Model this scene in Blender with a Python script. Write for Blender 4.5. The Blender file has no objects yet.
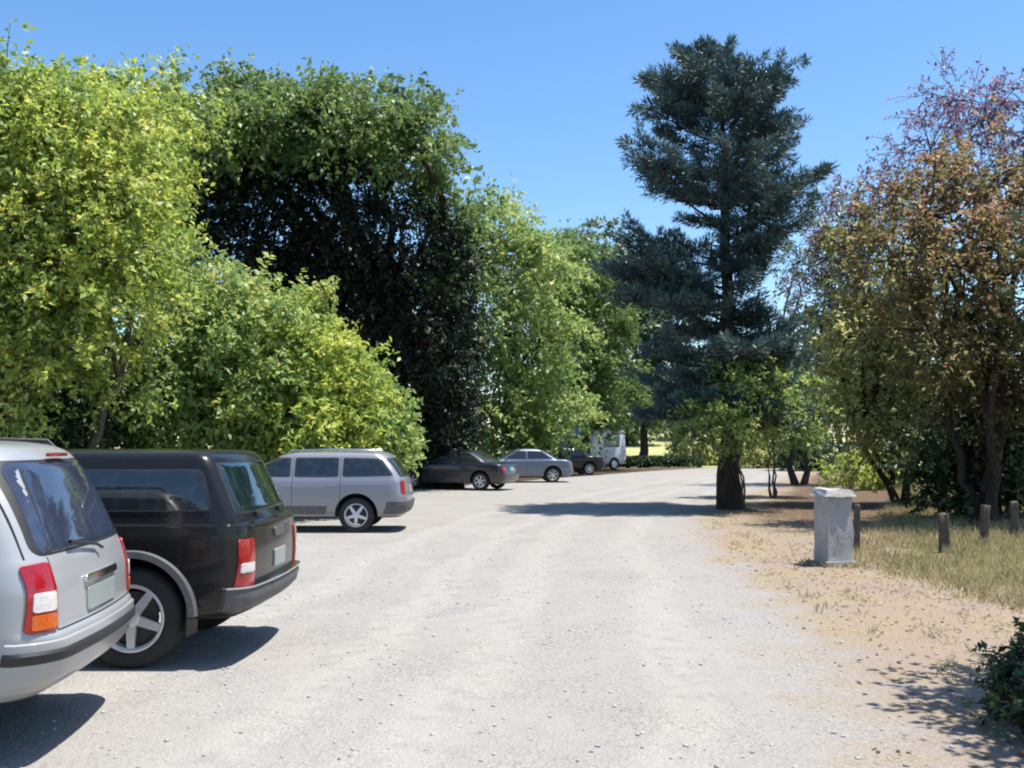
import bpy, bmesh, math, random
import numpy as np
from mathutils import Vector, Matrix
from mathutils.bvhtree import BVHTree

scene = bpy.context.scene
COL = scene.collection
R = math.radians
random.seed(7)

# ------------------------------------------------------------------ camera
CAM_H, PITCH, FPX = 1.7, R(3.303), 1005.0
cd = bpy.data.cameras.new('camera')
cam = bpy.data.objects.new('camera', cd)
COL.objects.link(cam)
cam.location = (0, 0, CAM_H)
cam.rotation_euler = (math.pi / 2 + PITCH, 0, 0)
cd.sensor_width = 36
cd.lens = FPX / 1024 * 36
cd.clip_start = 0.05
cd.clip_end = 3000
scene.camera = cam


def at(px, py, y):
    """world point at depth y seen at pixel (px, py)"""
    a, b = (px - 512) / FPX, (384 - py) / FPX
    c, s = math.cos(PITCH), math.sin(PITCH)
    dx, dy, dz = a, c - b * s, s + b * c
    t = y / dy
    return Vector((dx * t, y, CAM_H + dz * t))


# ------------------------------------------------------------------ helpers
def tag(o, label=None, cat=None, group=None, kind=None):
    if label: o['label'] = label
    if cat: o['category'] = cat
    if group: o['group'] = group
    if kind: o['kind'] = kind
    return o


def empty(name, loc=(0, 0, 0), rz=0.0):
    o = bpy.data.objects.new(name, None)
    COL.objects.link(o)
    o.location = loc
    o.rotation_euler = (0, 0, rz)
    o.empty_display_size = 0.2
    return o


def link(name, me, mats, parent=None):
    o = bpy.data.objects.new(name, me)
    COL.objects.link(o)
    if not isinstance(mats, (list, tuple)): mats = [mats]
    for m in mats: me.materials.append(m)
    if parent: o.parent = parent
    return o


def from_bm(name, bm, mats, parent=None, smooth=None, recalc=True):
    if recalc: bmesh.ops.recalc_face_normals(bm, faces=bm.faces)
    me = bpy.data.meshes.new(name)
    bm.to_mesh(me)
    bm.free()
    if smooth is not None: smooth_mesh(me, smooth)
    return link(name, me, mats, parent)


def smooth_mesh(me, ang):
    me.polygons.foreach_set('use_smooth', [True] * len(me.polygons))
    if ang < 179: me.set_sharp_from_angle(angle=R(ang))


def from_np(name, v, f, mats, parent=None, attrs=None, smooth=False):
    """v (N,3), f (M,k) arrays to one mesh object; attrs = {name: (domain, array)}"""
    me = bpy.data.meshes.new(name)
    n, (m, k) = len(v), f.shape
    me.vertices.add(n)
    me.vertices.foreach_set('co', np.ascontiguousarray(v, dtype=np.float32).ravel())
    me.loops.add(m * k)
    me.loops.foreach_set('vertex_index', np.ascontiguousarray(f, dtype=np.int32).ravel())
    me.polygons.add(m)
    me.polygons.foreach_set('loop_start', np.arange(0, m * k, k, dtype=np.int32))
    me.polygons.foreach_set('loop_total', np.full(m, k, dtype=np.int32))
    if smooth: me.polygons.foreach_set('use_smooth', np.ones(m, dtype=bool))
    me.update(calc_edges=True)
    for an, (dom, arr) in (attrs or {}).items():
        a = me.attributes.new(an, 'FLOAT', dom)
        a.data.foreach_set('value', np.ascontiguousarray(arr, dtype=np.float32))
    me.validate()
    return link(name, me, mats, parent)


def add_box(bm, c, s, rot=None):
    r = bmesh.ops.create_cube(bm, size=1.0)
    M = Matrix.Translation(c) @ (rot.to_4x4() if rot else Matrix.Identity(4)) @ Matrix.Diagonal((*s, 1))
    bmesh.ops.transform(bm, matrix=M, verts=r['verts'])
    return r['verts']


def bevel(bm, w, seg=2, ang=30):
    es = [e for e in bm.edges if len(e.link_faces) == 2 and e.calc_face_angle(0) > R(ang)]
    bmesh.ops.bevel(bm, geom=es, offset=w, segments=seg, profile=0.5, affect='EDGES', clamp_overlap=True)


def add_lathe(bm, prof, seg, M, cap=True):
    """prof [(radius, h)] turned about local Z, placed by M"""
    rings = []
    for r, h in prof:
        rings.append([bm.verts.new(M @ Vector((r * math.cos(2 * math.pi * i / seg), r * math.sin(2 * math.pi * i / seg), h))) for i in range(seg)])
    for a, b in zip(rings, rings[1:]):
        for i in range(seg):
            bm.faces.new((a[i], a[(i + 1) % seg], b[(i + 1) % seg], b[i]))
    if cap:
        for rg in (rings[0], rings[-1]):
            try: bm.faces.new(rg)
            except ValueError: pass


# ------------------------------------------------------------------ materials
def newmat(name):
    m = bpy.data.materials.new(name)
    m.use_nodes = True
    nt = m.node_tree
    b = nt.nodes['Principled BSDF']
    return m, nt, b


def N(nt, typ, **kw):
    n = nt.nodes.new(typ)
    for k, v in kw.items():
        if k.startswith('i_'): n.inputs[k[2:].replace('_', ' ')].default_value = v
        else: setattr(n, k, v)
    return n


def ramp(nt, fac, stops, interp='LINEAR'):
    r = nt.nodes.new('ShaderNodeValToRGB')
    r.color_ramp.interpolation = interp
    el = r.color_ramp.elements
    while len(el) < len(stops): el.new(0.5)
    for e, (p, c) in zip(el, stops):
        e.position = p
        e.color = (*c, 1) if len(c) == 3 else c
    nt.links.new(fac, r.inputs[0])
    return r.outputs[0]


def mixc(nt, fac, a, b, typ='MIX'):
    m = nt.nodes.new('ShaderNodeMix')
    m.data_type = 'RGBA'
    m.blend_type = typ
    for sock, v in ((m.inputs[0], fac), (m.inputs[6], a), (m.inputs[7], b)):
        if isinstance(v, (int, float)): sock.default_value = v
        elif isinstance(v, tuple): sock.default_value = (*v, 1)
        else: nt.links.new(v, sock)
    return m.outputs[2]


def math_(nt, op, a, b=0.0, clamp=False):
    m = nt.nodes.new('ShaderNodeMath')
    m.operation = op
    m.use_clamp = clamp
    for s, v in zip(m.inputs, (a, b)):
        if isinstance(v, (int, float)): s.default_value = v
        else: nt.links.new(v, s)
    return m.outputs[0]


def smap(nt, v, a, b, lo=0.0, hi=1.0):
    m = nt.nodes.new('ShaderNodeMapRange')
    m.interpolation_type = 'SMOOTHSTEP'
    nt.links.new(v, m.inputs[0])
    for i, x in enumerate((a, b, lo, hi)): m.inputs[i + 1].default_value = x
    return m.outputs[0]


def noise(nt, vec, scale, detail=3.0, rough=0.55, dist=0.0):
    n = N(nt, 'ShaderNodeTexNoise')
    n.inputs['Scale'].default_value = scale
    n.inputs['Detail'].default_value = detail
    n.inputs['Roughness'].default_value = rough
    n.inputs['Distortion'].default_value = dist
    if vec is not None: nt.links.new(vec, n.inputs['Vector'])
    return n.outputs['Fac']


def bump(nt, b, h, strength, dist=0.02):
    n = N(nt, 'ShaderNodeBump')
    n.inputs['Strength'].default_value = strength
    n.inputs['Distance'].default_value = dist
    nt.links.new(h, n.inputs['Height'])
    nt.links.new(n.outputs[0], b.inputs['Normal'])


def plain(name, col, rough=0.5, metal=0.0, coat=0.0, vary=0.12, scale=6.0, spec=0.5):
    m, nt, b = newmat(name)
    tc = N(nt, 'ShaderNodeTexCoord')
    f = noise(nt, tc.outputs['Object'], scale, 4)
    lo = tuple(c * (1 - vary) for c in col)
    hi = tuple(min(1, c * (1 + vary)) for c in col)
    nt.links.new(ramp(nt, f, [(0.3, lo), (0.7, hi)]), b.inputs['Base Color'])
    b.inputs['Roughness'].default_value = rough
    b.inputs['Metallic'].default_value = metal
    b.inputs['Coat Weight'].default_value = coat
    b.inputs['Coat Roughness'].default_value = 0.05
    b.inputs['Specular IOR Level'].default_value = spec
    return m


def paint(name, col, metal=0.0, dust=(0.26, 0.23, 0.185), dust_amt=0.5, rough=0.35, coat=0.7, spec=0.5):
    """car paint with road dust thrown up over the sills"""
    m, nt, b = newmat(name)
    tc = N(nt, 'ShaderNodeTexCoord')
    sep = N(nt, 'ShaderNodeSeparateXYZ')
    nt.links.new(tc.outputs['Object'], sep.inputs[0])
    n1 = noise(nt, tc.outputs['Object'], 3.5, 5, 0.65)
    n2 = noise(nt, tc.outputs['Object'], 40, 3, 0.6)
    h = math_(nt, 'ADD', sep.outputs[2], math_(nt, 'MULTIPLY', n1, 0.5))
    d = smap(nt, h, 1.05, 0.45, 0.03, dust_amt)
    d = math_(nt, 'MULTIPLY', d, math_(nt, 'ADD', n2, 0.45), True)
    nt.links.new(mixc(nt, d, col, dust), b.inputs['Base Color'])
    b.inputs['Metallic'].default_value = metal
    rr = math_(nt, 'ADD', math_(nt, 'MULTIPLY', d, 0.5), rough)
    nt.links.new(rr, b.inputs['Roughness'])
    b.inputs['Coat Weight'].default_value = coat
    b.inputs['Specular IOR Level'].default_value = spec
    nt.links.new(math_(nt, 'ADD', math_(nt, 'MULTIPLY', d, 0.6), 0.06), b.inputs['Coat Roughness'])
    return m


def glass_mat(name, col=(0.012, 0.016, 0.018), rough=0.03):
    m, nt, b = newmat(name)
    tc = N(nt, 'ShaderNodeTexCoord')
    n1 = noise(nt, tc.outputs['Object'], 9, 5, 0.65)
    nt.links.new(ramp(nt, n1, [(0.45, col), (0.85, tuple(c + 0.03 for c in col))]), b.inputs['Base Color'])
    nt.links.new(smap(nt, n1, 0.4, 0.9, rough, rough + 0.12), b.inputs['Roughness'])
    b.inputs['Specular IOR Level'].default_value = 0.8
    b.inputs['Coat Weight'].default_value = 0.3
    return m


def leaf_mat(name, stops, trans=0.4, rough=0.45, spec=0.5):
    m, nt, b = newmat(name)
    a = N(nt, 'ShaderNodeAttribute', attribute_name='tint')
    colr = ramp(nt, a.outputs['Fac'], stops)
    nt.links.new(colr, b.inputs['Base Color'])
    b.inputs['Roughness'].default_value = rough
    b.inputs['Specular IOR Level'].default_value = spec
    tr = N(nt, 'ShaderNodeBsdfTranslucent')
    hue = N(nt, 'ShaderNodeHueSaturation')
    hue.inputs['Hue'].default_value = 0.485
    hue.inputs['Saturation'].default_value = 1.0
    hue.inputs['Value'].default_value = 1.25
    nt.links.new(colr, hue.inputs['Color'])
    nt.links.new(hue.outputs[0], tr.inputs['Color'])
    mx = N(nt, 'ShaderNodeMixShader')
    mx.inputs[0].default_value = trans
    nt.links.new(b.outputs[0], mx.inputs[1])
    nt.links.new(tr.outputs[0], mx.inputs[2])
    nt.links.new(mx.outputs[0], nt.nodes['Material Output'].inputs['Surface'])
    return m


def bark_mat(name, a, b_):
    m, nt, b = newmat(name)
    tc = N(nt, 'ShaderNodeTexCoord')
    mp = N(nt, 'ShaderNodeMapping')
    mp.inputs['Scale'].default_value = (7, 7, 1.4)
    nt.links.new(tc.outputs['Object'], mp.inputs[0])
    n1 = noise(nt, mp.outputs[0], 2.2, 6, 0.7, 0.4)
    nt.links.new(ramp(nt, n1, [(0.32, a), (0.68, b_)]), b.inputs['Base Color'])
    b.inputs['Roughness'].default_value = 0.9
    b.inputs['Specular IOR Level'].default_value = 0.15
    bump(nt, b, n1, 0.9, 0.05)
    return m


M = {}
M['bark_dark'] = bark_mat('bark_dark', (0.025, 0.018, 0.014), (0.085, 0.062, 0.048))
M['bark_grey'] = bark_mat('bark_grey', (0.05, 0.043, 0.036), (0.16, 0.135, 0.11))
M['lf_yellow'] = leaf_mat('leaf_yellow_green', [(0.0, (0.142, 0.233, 0.05)), (0.45, (0.317, 0.43, 0.091)), (0.8, (0.483, 0.553, 0.117)), (1.0, (0.6, 0.6, 0.129))], 0.45)
M['lf_bright'] = leaf_mat('leaf_bright_green', [(0.0, (0.121, 0.213, 0.064)), (0.5, (0.254, 0.374, 0.113)), (0.85, (0.388, 0.474, 0.143)), (1.0, (0.532, 0.524, 0.158))], 0.45)
M['lf_mid'] = leaf_mat('leaf_mid_green', [(0.0, (0.061, 0.112, 0.031)), (0.5, (0.14, 0.227, 0.066)), (0.85, (0.237, 0.335, 0.096)), (1.0, (0.334, 0.4, 0.115))], 0.35)
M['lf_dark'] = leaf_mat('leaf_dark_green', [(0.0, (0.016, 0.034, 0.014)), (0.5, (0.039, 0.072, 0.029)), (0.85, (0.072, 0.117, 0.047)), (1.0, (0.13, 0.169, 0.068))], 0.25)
M['lf_far'] = leaf_mat('leaf_grey_green', [(0.0, (0.054, 0.089, 0.055)), (0.5, (0.11, 0.166, 0.095)), (1.0, (0.203, 0.255, 0.139))], 0.3)
M['lf_pine'] = leaf_mat('needle_blue_green', [(0.0, (0.032, 0.059, 0.066)), (0.5, (0.063, 0.12, 0.118)), (0.88, (0.12, 0.182, 0.159)), (1.0, (0.251, 0.262, 0.137))], 0.12, 0.5)
M['lf_olive'] = leaf_mat('leaf_olive', [(0.0, (0.172, 0.203, 0.077)), (0.5, (0.414, 0.432, 0.168)), (0.85, (0.6, 0.6, 0.235)), (1.0, (0.6, 0.6, 0.235))], 0.55)
M['lf_rust'] = leaf_mat('leaf_rust', [(0.0, (0.10, 0.105, 0.04)), (0.5, (0.21, 0.20, 0.075)), (0.74, (0.25, 0.20, 0.09)), (0.92, (0.31, 0.19, 0.095)), (1.0, (0.36, 0.21, 0.13))], 0.58)
M['lf_plum'] = leaf_mat('leaf_plum', [(0.0, (0.121, 0.07, 0.111)), (0.5, (0.242, 0.151, 0.232)), (1.0, (0.445, 0.305, 0.405))], 0.4)
M['lf_hollow_shade'] = leaf_mat('leaf_hollow_shade', [(0.0, (0.008, 0.013, 0.008)), (0.5, (0.015, 0.024, 0.014)), (0.9, (0.026, 0.038, 0.020)), (1.0, (0.05, 0.06, 0.03))], 0.1, 0.5, 0.3)  # near-black leaf colour, puts the big tree's inner shade into the foliage
M['grass_green'] = leaf_mat('grass_olive', [(0.0, (0.17, 0.165, 0.06)), (0.4, (0.30, 0.26, 0.12)), (0.75, (0.44, 0.37, 0.19)), (1.0, (0.52, 0.44, 0.26))], 0.35, 0.7)
M['grass_dry'] = leaf_mat('grass_straw', [(0.0, (0.22, 0.17, 0.08)), (0.5, (0.40, 0.32, 0.18)), (1.0, (0.55, 0.46, 0.29))], 0.3, 0.7)
M['litter'] = leaf_mat('leaf_litter', [(0.0, (0.07, 0.04, 0.025)), (0.5, (0.19, 0.115, 0.06)), (1.0, (0.34, 0.24, 0.14))], 0.15, 0.8)

# ------------------------------------------------------------------ light, sky
SUN_EL, SUN_AZ = R(72), R(90)          # azimuth measured from +Y (ahead) towards +X (right)
sun_dir = Vector((math.sin(SUN_AZ) * math.cos(SUN_EL), math.cos(SUN_AZ) * math.cos(SUN_EL), math.sin(SUN_EL)))
ld = bpy.data.lights.new('sun', 'SUN')
ld.energy = 5.0
ld.angle = R(0.53)
ld.color = (1.0, 0.955, 0.88)
sun = bpy.data.objects.new('sun', ld)
COL.objects.link(sun)
sun.rotation_euler = (-sun_dir).to_track_quat('-Z', 'Y').to_euler()
sun.location = sun_dir * 60

w = bpy.data.worlds.new('World')
scene.world = w
w.use_nodes = True
nt = w.node_tree
sky = nt.nodes.new('ShaderNodeTexSky')
sky.sky_type = 'NISHITA'
sky.sun_disc = False
sky.sun_elevation = SUN_EL
sky.sun_rotation = SUN_AZ
sky.air_density = 1.0
sky.dust_density = 0.7
sky.ozone_density = 2.2
sky.altitude = 100
bg = nt.nodes['Background']
hs = nt.nodes.new('ShaderNodeHueSaturation')      # a deep clear summer blue
hs.inputs['Saturation'].default_value = 1.22
nt.links.new(sky.outputs[0], hs.inputs['Color'])
nt.links.new(hs.outputs[0], bg.inputs[0])
bg.inputs[1].default_value = 0.135

scene.view_settings.view_transform = 'Standard'
scene.view_settings.look = 'None'
scene.view_settings.gamma = 1
scene.view_settings.exposure = 0.72
scene.cycles.max_bounces = 6
scene.cycles.diffuse_bounces = 3
scene.cycles.glossy_bounces = 3
scene.cycles.transmission_bounces = 3
scene.cycles.filter_width = 2.0
scene.cycles.use_denoising = True

# ------------------------------------------------------------------ the lie of the land
RX = np.array([[-6, 1.2], [0, 1.65], [5, 2.05], [8, 2.5], [11, 2.85], [17, 3.25], [23, 4.3], [29, 6.3], [40, 10.3], [52, 14.5], [65, 21], [82, 32]])
LX = np.array([[-6, -13], [0, -11], [20, -9.5], [28, -8], [33, -5.5], [37, -3.2], [42, -0.4], [50, 3.6], [60, 8.8], [70, 16], [82, 27]])
VX = np.array([[-6, 8.5], [0, 7.2], [8, 6.1], [10.8, 5.55], [14.5, 5.1], [18, 6.9], [22, 8.6], [29, 11.5], [40, 15.5], [52, 18], [65, 25], [82, 36]])


def edge(tab, y):
    return np.interp(y, tab[:, 0], tab[:, 1])


def gz(x, y):
    """ground height: flat near, a dry meadow rising far off"""
    x = np.asarray(x, float); y = np.asarray(y, float)
    t = np.clip((y - 84) / 90, 0, 1)
    z = t * t * (3 - 2 * t) * 4.2
    t2 = np.clip((x - 45) / 90, 0, 1)
    t3 = np.clip((-x - 25) / 60, 0, 1)
    return z + (t2 * t2 + t3 * t3) * 4.0 * np.clip(y / 40, 0, 1)


def land_material():
    m, nt, b = newmat('land')
    geo = N(nt, 'ShaderNodeNewGeometry')
    pos = geo.outputs['Position']
    sep = N(nt, 'ShaderNodeSeparateXYZ')
    nt.links.new(pos, sep.inputs[0])
    e1 = N(nt, 'ShaderNodeAttribute', attribute_name='edge_road').outputs['Fac']
    e2 = N(nt, 'ShaderNodeAttribute', attribute_name='edge_verge').outputs['Fac']
    e3 = N(nt, 'ShaderNodeAttribute', attribute_name='edge_left').outputs['Fac']
    nb = noise(nt, pos, 0.9, 6, 0.62)
    nm = noise(nt, pos, 4.5, 5, 0.65)
    nf = noise(nt, pos, 26, 4, 0.7)
    nff = noise(nt, pos, 95, 3, 0.7)
    nl = noise(nt, pos, 0.22, 4, 0.6)
    wob = math_(nt, 'ADD', math_(nt, 'MULTIPLY', math_(nt, 'SUBTRACT', nb, 0.5), 2.6), math_(nt, 'MULTIPLY', math_(nt, 'SUBTRACT', nf, 0.5), 1.5))
    # gravel
    vor = N(nt, 'ShaderNodeTexVoronoi')
    vor.inputs['Scale'].default_value = 55
    nt.links.new(pos, vor.inputs['Vector'])
    sepv = N(nt, 'ShaderNodeSeparateColor')
    nt.links.new(vor.outputs['Color'], sepv.inputs[0])
    stone = ramp(nt, sepv.outputs[0], [(0.0, (0.195, 0.191, 0.187)), (0.5, (0.257, 0.254, 0.250)), (0.9, (0.312, 0.308, 0.300)), (1.0, (0.359, 0.355, 0.347))])
    dustc = ramp(nt, nm, [(0.3, (0.269, 0.261, 0.250)), (0.7, (0.320, 0.312, 0.300))])
    gravel = mixc(nt, smap(nt, math_(nt, 'ADD', nb, math_(nt, 'MULTIPLY', nf, 0.6)), 0.65, 1.0), dustc, stone)
    # long dusty wheel tracks and stains of their own shape
    mp = N(nt, 'ShaderNodeMapping')
    mp.inputs['Scale'].default_value = (1.0, 0.09, 1)
    mp.inputs['Rotation'].default_value = (0, 0, R(5))
    nt.links.new(pos, mp.inputs[0])
    tr = noise(nt, mp.outputs[0], 1.5, 4, 0.6)
    gravel = mixc(nt, smap(nt, tr, 0.48, 0.72, 0, 0.22), gravel, (0.351, 0.347, 0.343))
    gravel = mixc(nt, smap(nt, nl, 0.48, 0.72, 0, 0.30), gravel, (0.257, 0.226, 0.195))
    gravel = mixc(nt, smap(nt, nb, 0.60, 0.78, 0, 0.25), gravel, (0.203, 0.195, 0.176))
    gravel = mixc(nt, smap(nt, nff, 0.58, 0.72, 0, 0.55), gravel, (0.172, 0.164, 0.156))
    # dry verge: straw over pinkish earth; brown mulch further on under the tree
    straw = ramp(nt, nf, [(0.25, (0.101, 0.078, 0.051)), (0.45, (0.195, 0.156, 0.105)), (0.6, (0.257, 0.215, 0.144)), (0.8, (0.328, 0.277, 0.191))])
    earth = ramp(nt, nff, [(0.3, (0.156, 0.121, 0.098)), (0.7, (0.265, 0.215, 0.176))])
    verge = mixc(nt, smap(nt, math_(nt, 'ADD', nb, math_(nt, 'MULTIPLY', nm, 0.5)), 0.62, 0.86), straw, earth)
    verge = mixc(nt, 1.0, verge, (1.28, 1.26, 1.22), 'MULTIPLY')
    mulch = ramp(nt, nf, [(0.3, (0.058, 0.039, 0.027)), (0.7, (0.187, 0.129, 0.086))])
    mf = math_(nt, 'MULTIPLY', smap(nt, math_(nt, 'ADD', sep.outputs[1], math_(nt, 'MULTIPLY', wob, 2.0)), 18, 24), smap(nt, math_(nt, 'ADD', e1, wob), -0.6, -1.6))
    verge = mixc(nt, mf, verge, mulch)
    # grass beyond, leaf mould on the left under the trees, sunny meadow far off
    gcol = ramp(nt, math_(nt, 'ADD', math_(nt, 'MULTIPLY', nf, 0.6), math_(nt, 'MULTIPLY', nb, 0.4)), [(0.3, (0.066, 0.066, 0.022)), (0.5, (0.125, 0.113, 0.047)), (0.72, (0.226, 0.191, 0.094))])
    far = smap(nt, sep.outputs[1], 58, 72)
    gcol = mixc(nt, far, gcol, ramp(nt, nb, [(0.3, (0.29, 0.30, 0.115)), (0.7, (0.42, 0.41, 0.20))]))
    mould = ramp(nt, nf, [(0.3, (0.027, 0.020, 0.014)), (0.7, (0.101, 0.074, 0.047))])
    base = mixc(nt, smap(nt, math_(nt, 'ADD', e2, wob), -0.45, 0.45), gcol, verge)
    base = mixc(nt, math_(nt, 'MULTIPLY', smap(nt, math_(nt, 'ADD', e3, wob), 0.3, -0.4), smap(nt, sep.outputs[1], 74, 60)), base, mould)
    base = mixc(nt, smap(nt, math_(nt, 'ADD', sep.outputs[1], math_(nt, 'MULTIPLY', wob, 2.0)), 64, 70), base, gcol)
    rm = math_(nt, 'MULTIPLY', smap(nt, math_(nt, 'ADD', e1, wob), -0.45, 0.5), smap(nt, math_(nt, 'ADD', e3, wob), -0.4, 0.3))
    rm = math_(nt, 'MULTIPLY', rm, smap(nt, sep.outputs[1], 84, 78))
    # two pairs of wheel ruts following the edge of the road, paler where tyres have polished the dust
    lat = math_(nt, 'ADD', e1, math_(nt, 'MULTIPLY', math_(nt, 'SUBTRACT', nl, 0.5), 1.6))
    rut = 0.0
    for c0, hw_ in ((1.25, 0.26), (2.75, 0.28), (3.7, 0.22), (5.1, 0.24)):
        q = math_(nt, 'ABSOLUTE', math_(nt, 'SUBTRACT', lat, c0))
        q = smap(nt, q, hw_ * 1.5, hw_ * 0.4)
        rut = q if rut == 0.0 else math_(nt, 'MAXIMUM', rut, q)
    rut = math_(nt, 'MULTIPLY', rut, smap(nt, math_(nt, 'ADD', nm, nb), 0.75, 1.2))
    gravel = mixc(nt, math_(nt, 'MULTIPLY', rut, 0.3), gravel, (0.42, 0.405, 0.375))
    edge_dirt = smap(nt, nm, 0.54, 0.70, 0, 0.24)
    gravel = mixc(nt, edge_dirt, gravel, (0.245, 0.225, 0.195))
    gravel = mixc(nt, 1.0, gravel, (1.03, 1.0, 0.95), 'MULTIPLY')
    nt.links.new(mixc(nt, rm, base, gravel), b.inputs['Base Color'])
    b.inputs['Roughness'].default_value = 0.95
    b.inputs['Specular IOR Level'].default_value = 0.12
    hgt = math_(nt, 'ADD', math_(nt, 'MULTIPLY', nf, 0.8), math_(nt, 'ADD', math_(nt, 'MULTIPLY', vor.outputs['Distance'], 0.35), math_(nt, 'MULTIPLY', nb, 1.4)))
    bump(nt, b, hgt, 0.55, 0.04)
    return m


M['land'] = land_material()


def sheet(name, xs_fn, ys, z_off):
    rows = [xs_fn(y) for y in ys]
    nx, ny = len(rows[0]), len(ys)
    X = np.array(rows); Y = np.repeat(np.array(ys)[:, None], nx, 1)
    Z = gz(X, Y) + z_off
    v = np.stack([X, Y, Z], -1).reshape(-1, 3)
    idx = np.arange(nx * ny).reshape(ny, nx)
    f = np.stack([idx[:-1, :-1], idx[:-1, 1:], idx[1:, 1:], idx[1:, :-1]], -1).reshape(-1, 4)
    at_ = {'edge_road': ('POINT', (edge(RX, Y) - X).ravel()), 'edge_verge': ('POINT', (edge(VX, Y) - X).ravel()), 'edge_left': ('POINT', (X - edge(LX, Y)).ravel())}
    return tag(from_np(name, v, f, M['land'], attrs=at_), kind='structure')


gx = np.unique(np.concatenate([np.linspace(-900, -60, 15), np.linspace(-60, -20, 20), np.linspace(-20, 45, 131), np.linspace(45, 120, 20), np.linspace(120, 900, 14)]))
gy = np.unique(np.concatenate([np.linspace(-200, -6, 10), np.linspace(-6, 90, 160), np.linspace(90, 200, 40), np.linspace(200, 1500, 18)]))
sheet('ground', lambda y: gx, gy, 0.0)
ry = np.linspace(-6, 82, 240)
sheet('dirt_verge', lambda y: np.linspace(edge(RX, y) - 0.4, edge(VX, y) + 0.6, 40), ry, 0.004)
sheet('gravel_road', lambda y: np.linspace(edge(LX, y) - 0.3, edge(RX, y) + 0.3, 60), ry, 0.008)


# ------------------------------------------------------------------ leaves and trees
def unit(v):
    return v / np.maximum(np.linalg.norm(v, axis=-1, keepdims=True), 1e-9)


def leaves_mesh(rng, p, d, length, width, tint, name, mat, parent, fold=0.25, up_bias=0.35):
    """one bent four-corner leaf at each p, pointing along d"""
    n = len(p)
    d = unit(d)
    r = rng.normal(size=(n, 3)); r[:, 2] += up_bias * 3
    s = unit(np.cross(d, r))
    nrm = np.cross(s, d)
    L = length[:, None]; W = width[:, None]
    a = p
    b = p + d * L * 0.45 + s * W * 0.5 + nrm * W * fold
    c = p + d * L - nrm * W * fold * 0.5
    e = p + d * L * 0.45 - s * W * 0.5 + nrm * W * fold
    v = np.stack([a, b, c, e], 1).reshape(-1, 3)
    f = np.arange(n * 4).reshape(n, 4)
    return from_np(name, v, f, mat, parent, {'tint': ('FACE', np.clip(tint, 0, 1))})


def tubes(paths, sides=6):
    """paths: list of (points Nx3, radii N) -> vertex and quad arrays of tapered tubes"""
    V, F, o = [], [], 0
    for pts, rad in paths:
        pts = np.asarray(pts, float); rad = np.asarray(rad, float)
        t = np.gradient(pts, axis=0); t = unit(t)
        ref = np.where(np.abs(t[:, 2:3]) > 0.9, np.array([[1.0, 0, 0]]), np.array([[0, 0, 1.0]]))
        u = unit(np.cross(t, ref)); w_ = np.cross(t, u)
        a = np.linspace(0, 2 * np.pi, sides, endpoint=False)
        ring = (u[:, None] * np.cos(a)[None, :, None] + w_[:, None] * np.sin(a)[None, :, None]) * rad[:, None, None] + pts[:, None]
        n = len(pts)
        V.append(ring.reshape(-1, 3))
        i = np.arange(n * sides).reshape(n, sides)
        j = np.roll(i, -1, 1)
        F.append((np.stack([i[:-1], j[:-1], j[1:], i[1:]], -1).reshape(-1, 4)) + o)
        o += n * sides
    return np.concatenate(V), np.concatenate(F)


def curve(rng, a, b, n=7, sag=0.0, jit=0.05):
    a = np.asarray(a, float); b = np.asarray(b, float)
    t = np.linspace(0, 1, n)[:, None]
    p = a + (b - a) * t
    L = np.linalg.norm(b - a)
    off = rng.normal(size=3) * L * jit
    p = p + np.sin(t * np.pi) * (off + np.array([0, 0, sag * L]))
    if n > 4: p[1:-1] += rng.normal(size=(n - 2, 3)) * L * jit * 0.25
    return p


def clusters(rng, lobes, n, inner=0.5, noise_=0.12, zmin=0.25):
    L = np.array(lobes, float)
    wt = (L[:, 3] * L[:, 4] * L[:, 5]) ** (2 / 3)
    k = rng.choice(len(L), n, p=wt / wt.sum())
    d = unit(rng.normal(size=(n, 3)))
    r = (inner + (1 - inner) * rng.random(n) ** 0.55) * (1 + rng.normal(size=n) * noise_)
    c = L[k, :3] + d * r[:, None] * L[k, 3:6]
    keep = c[:, 2] > zmin
    return c[keep], d[keep], k[keep]


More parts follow.
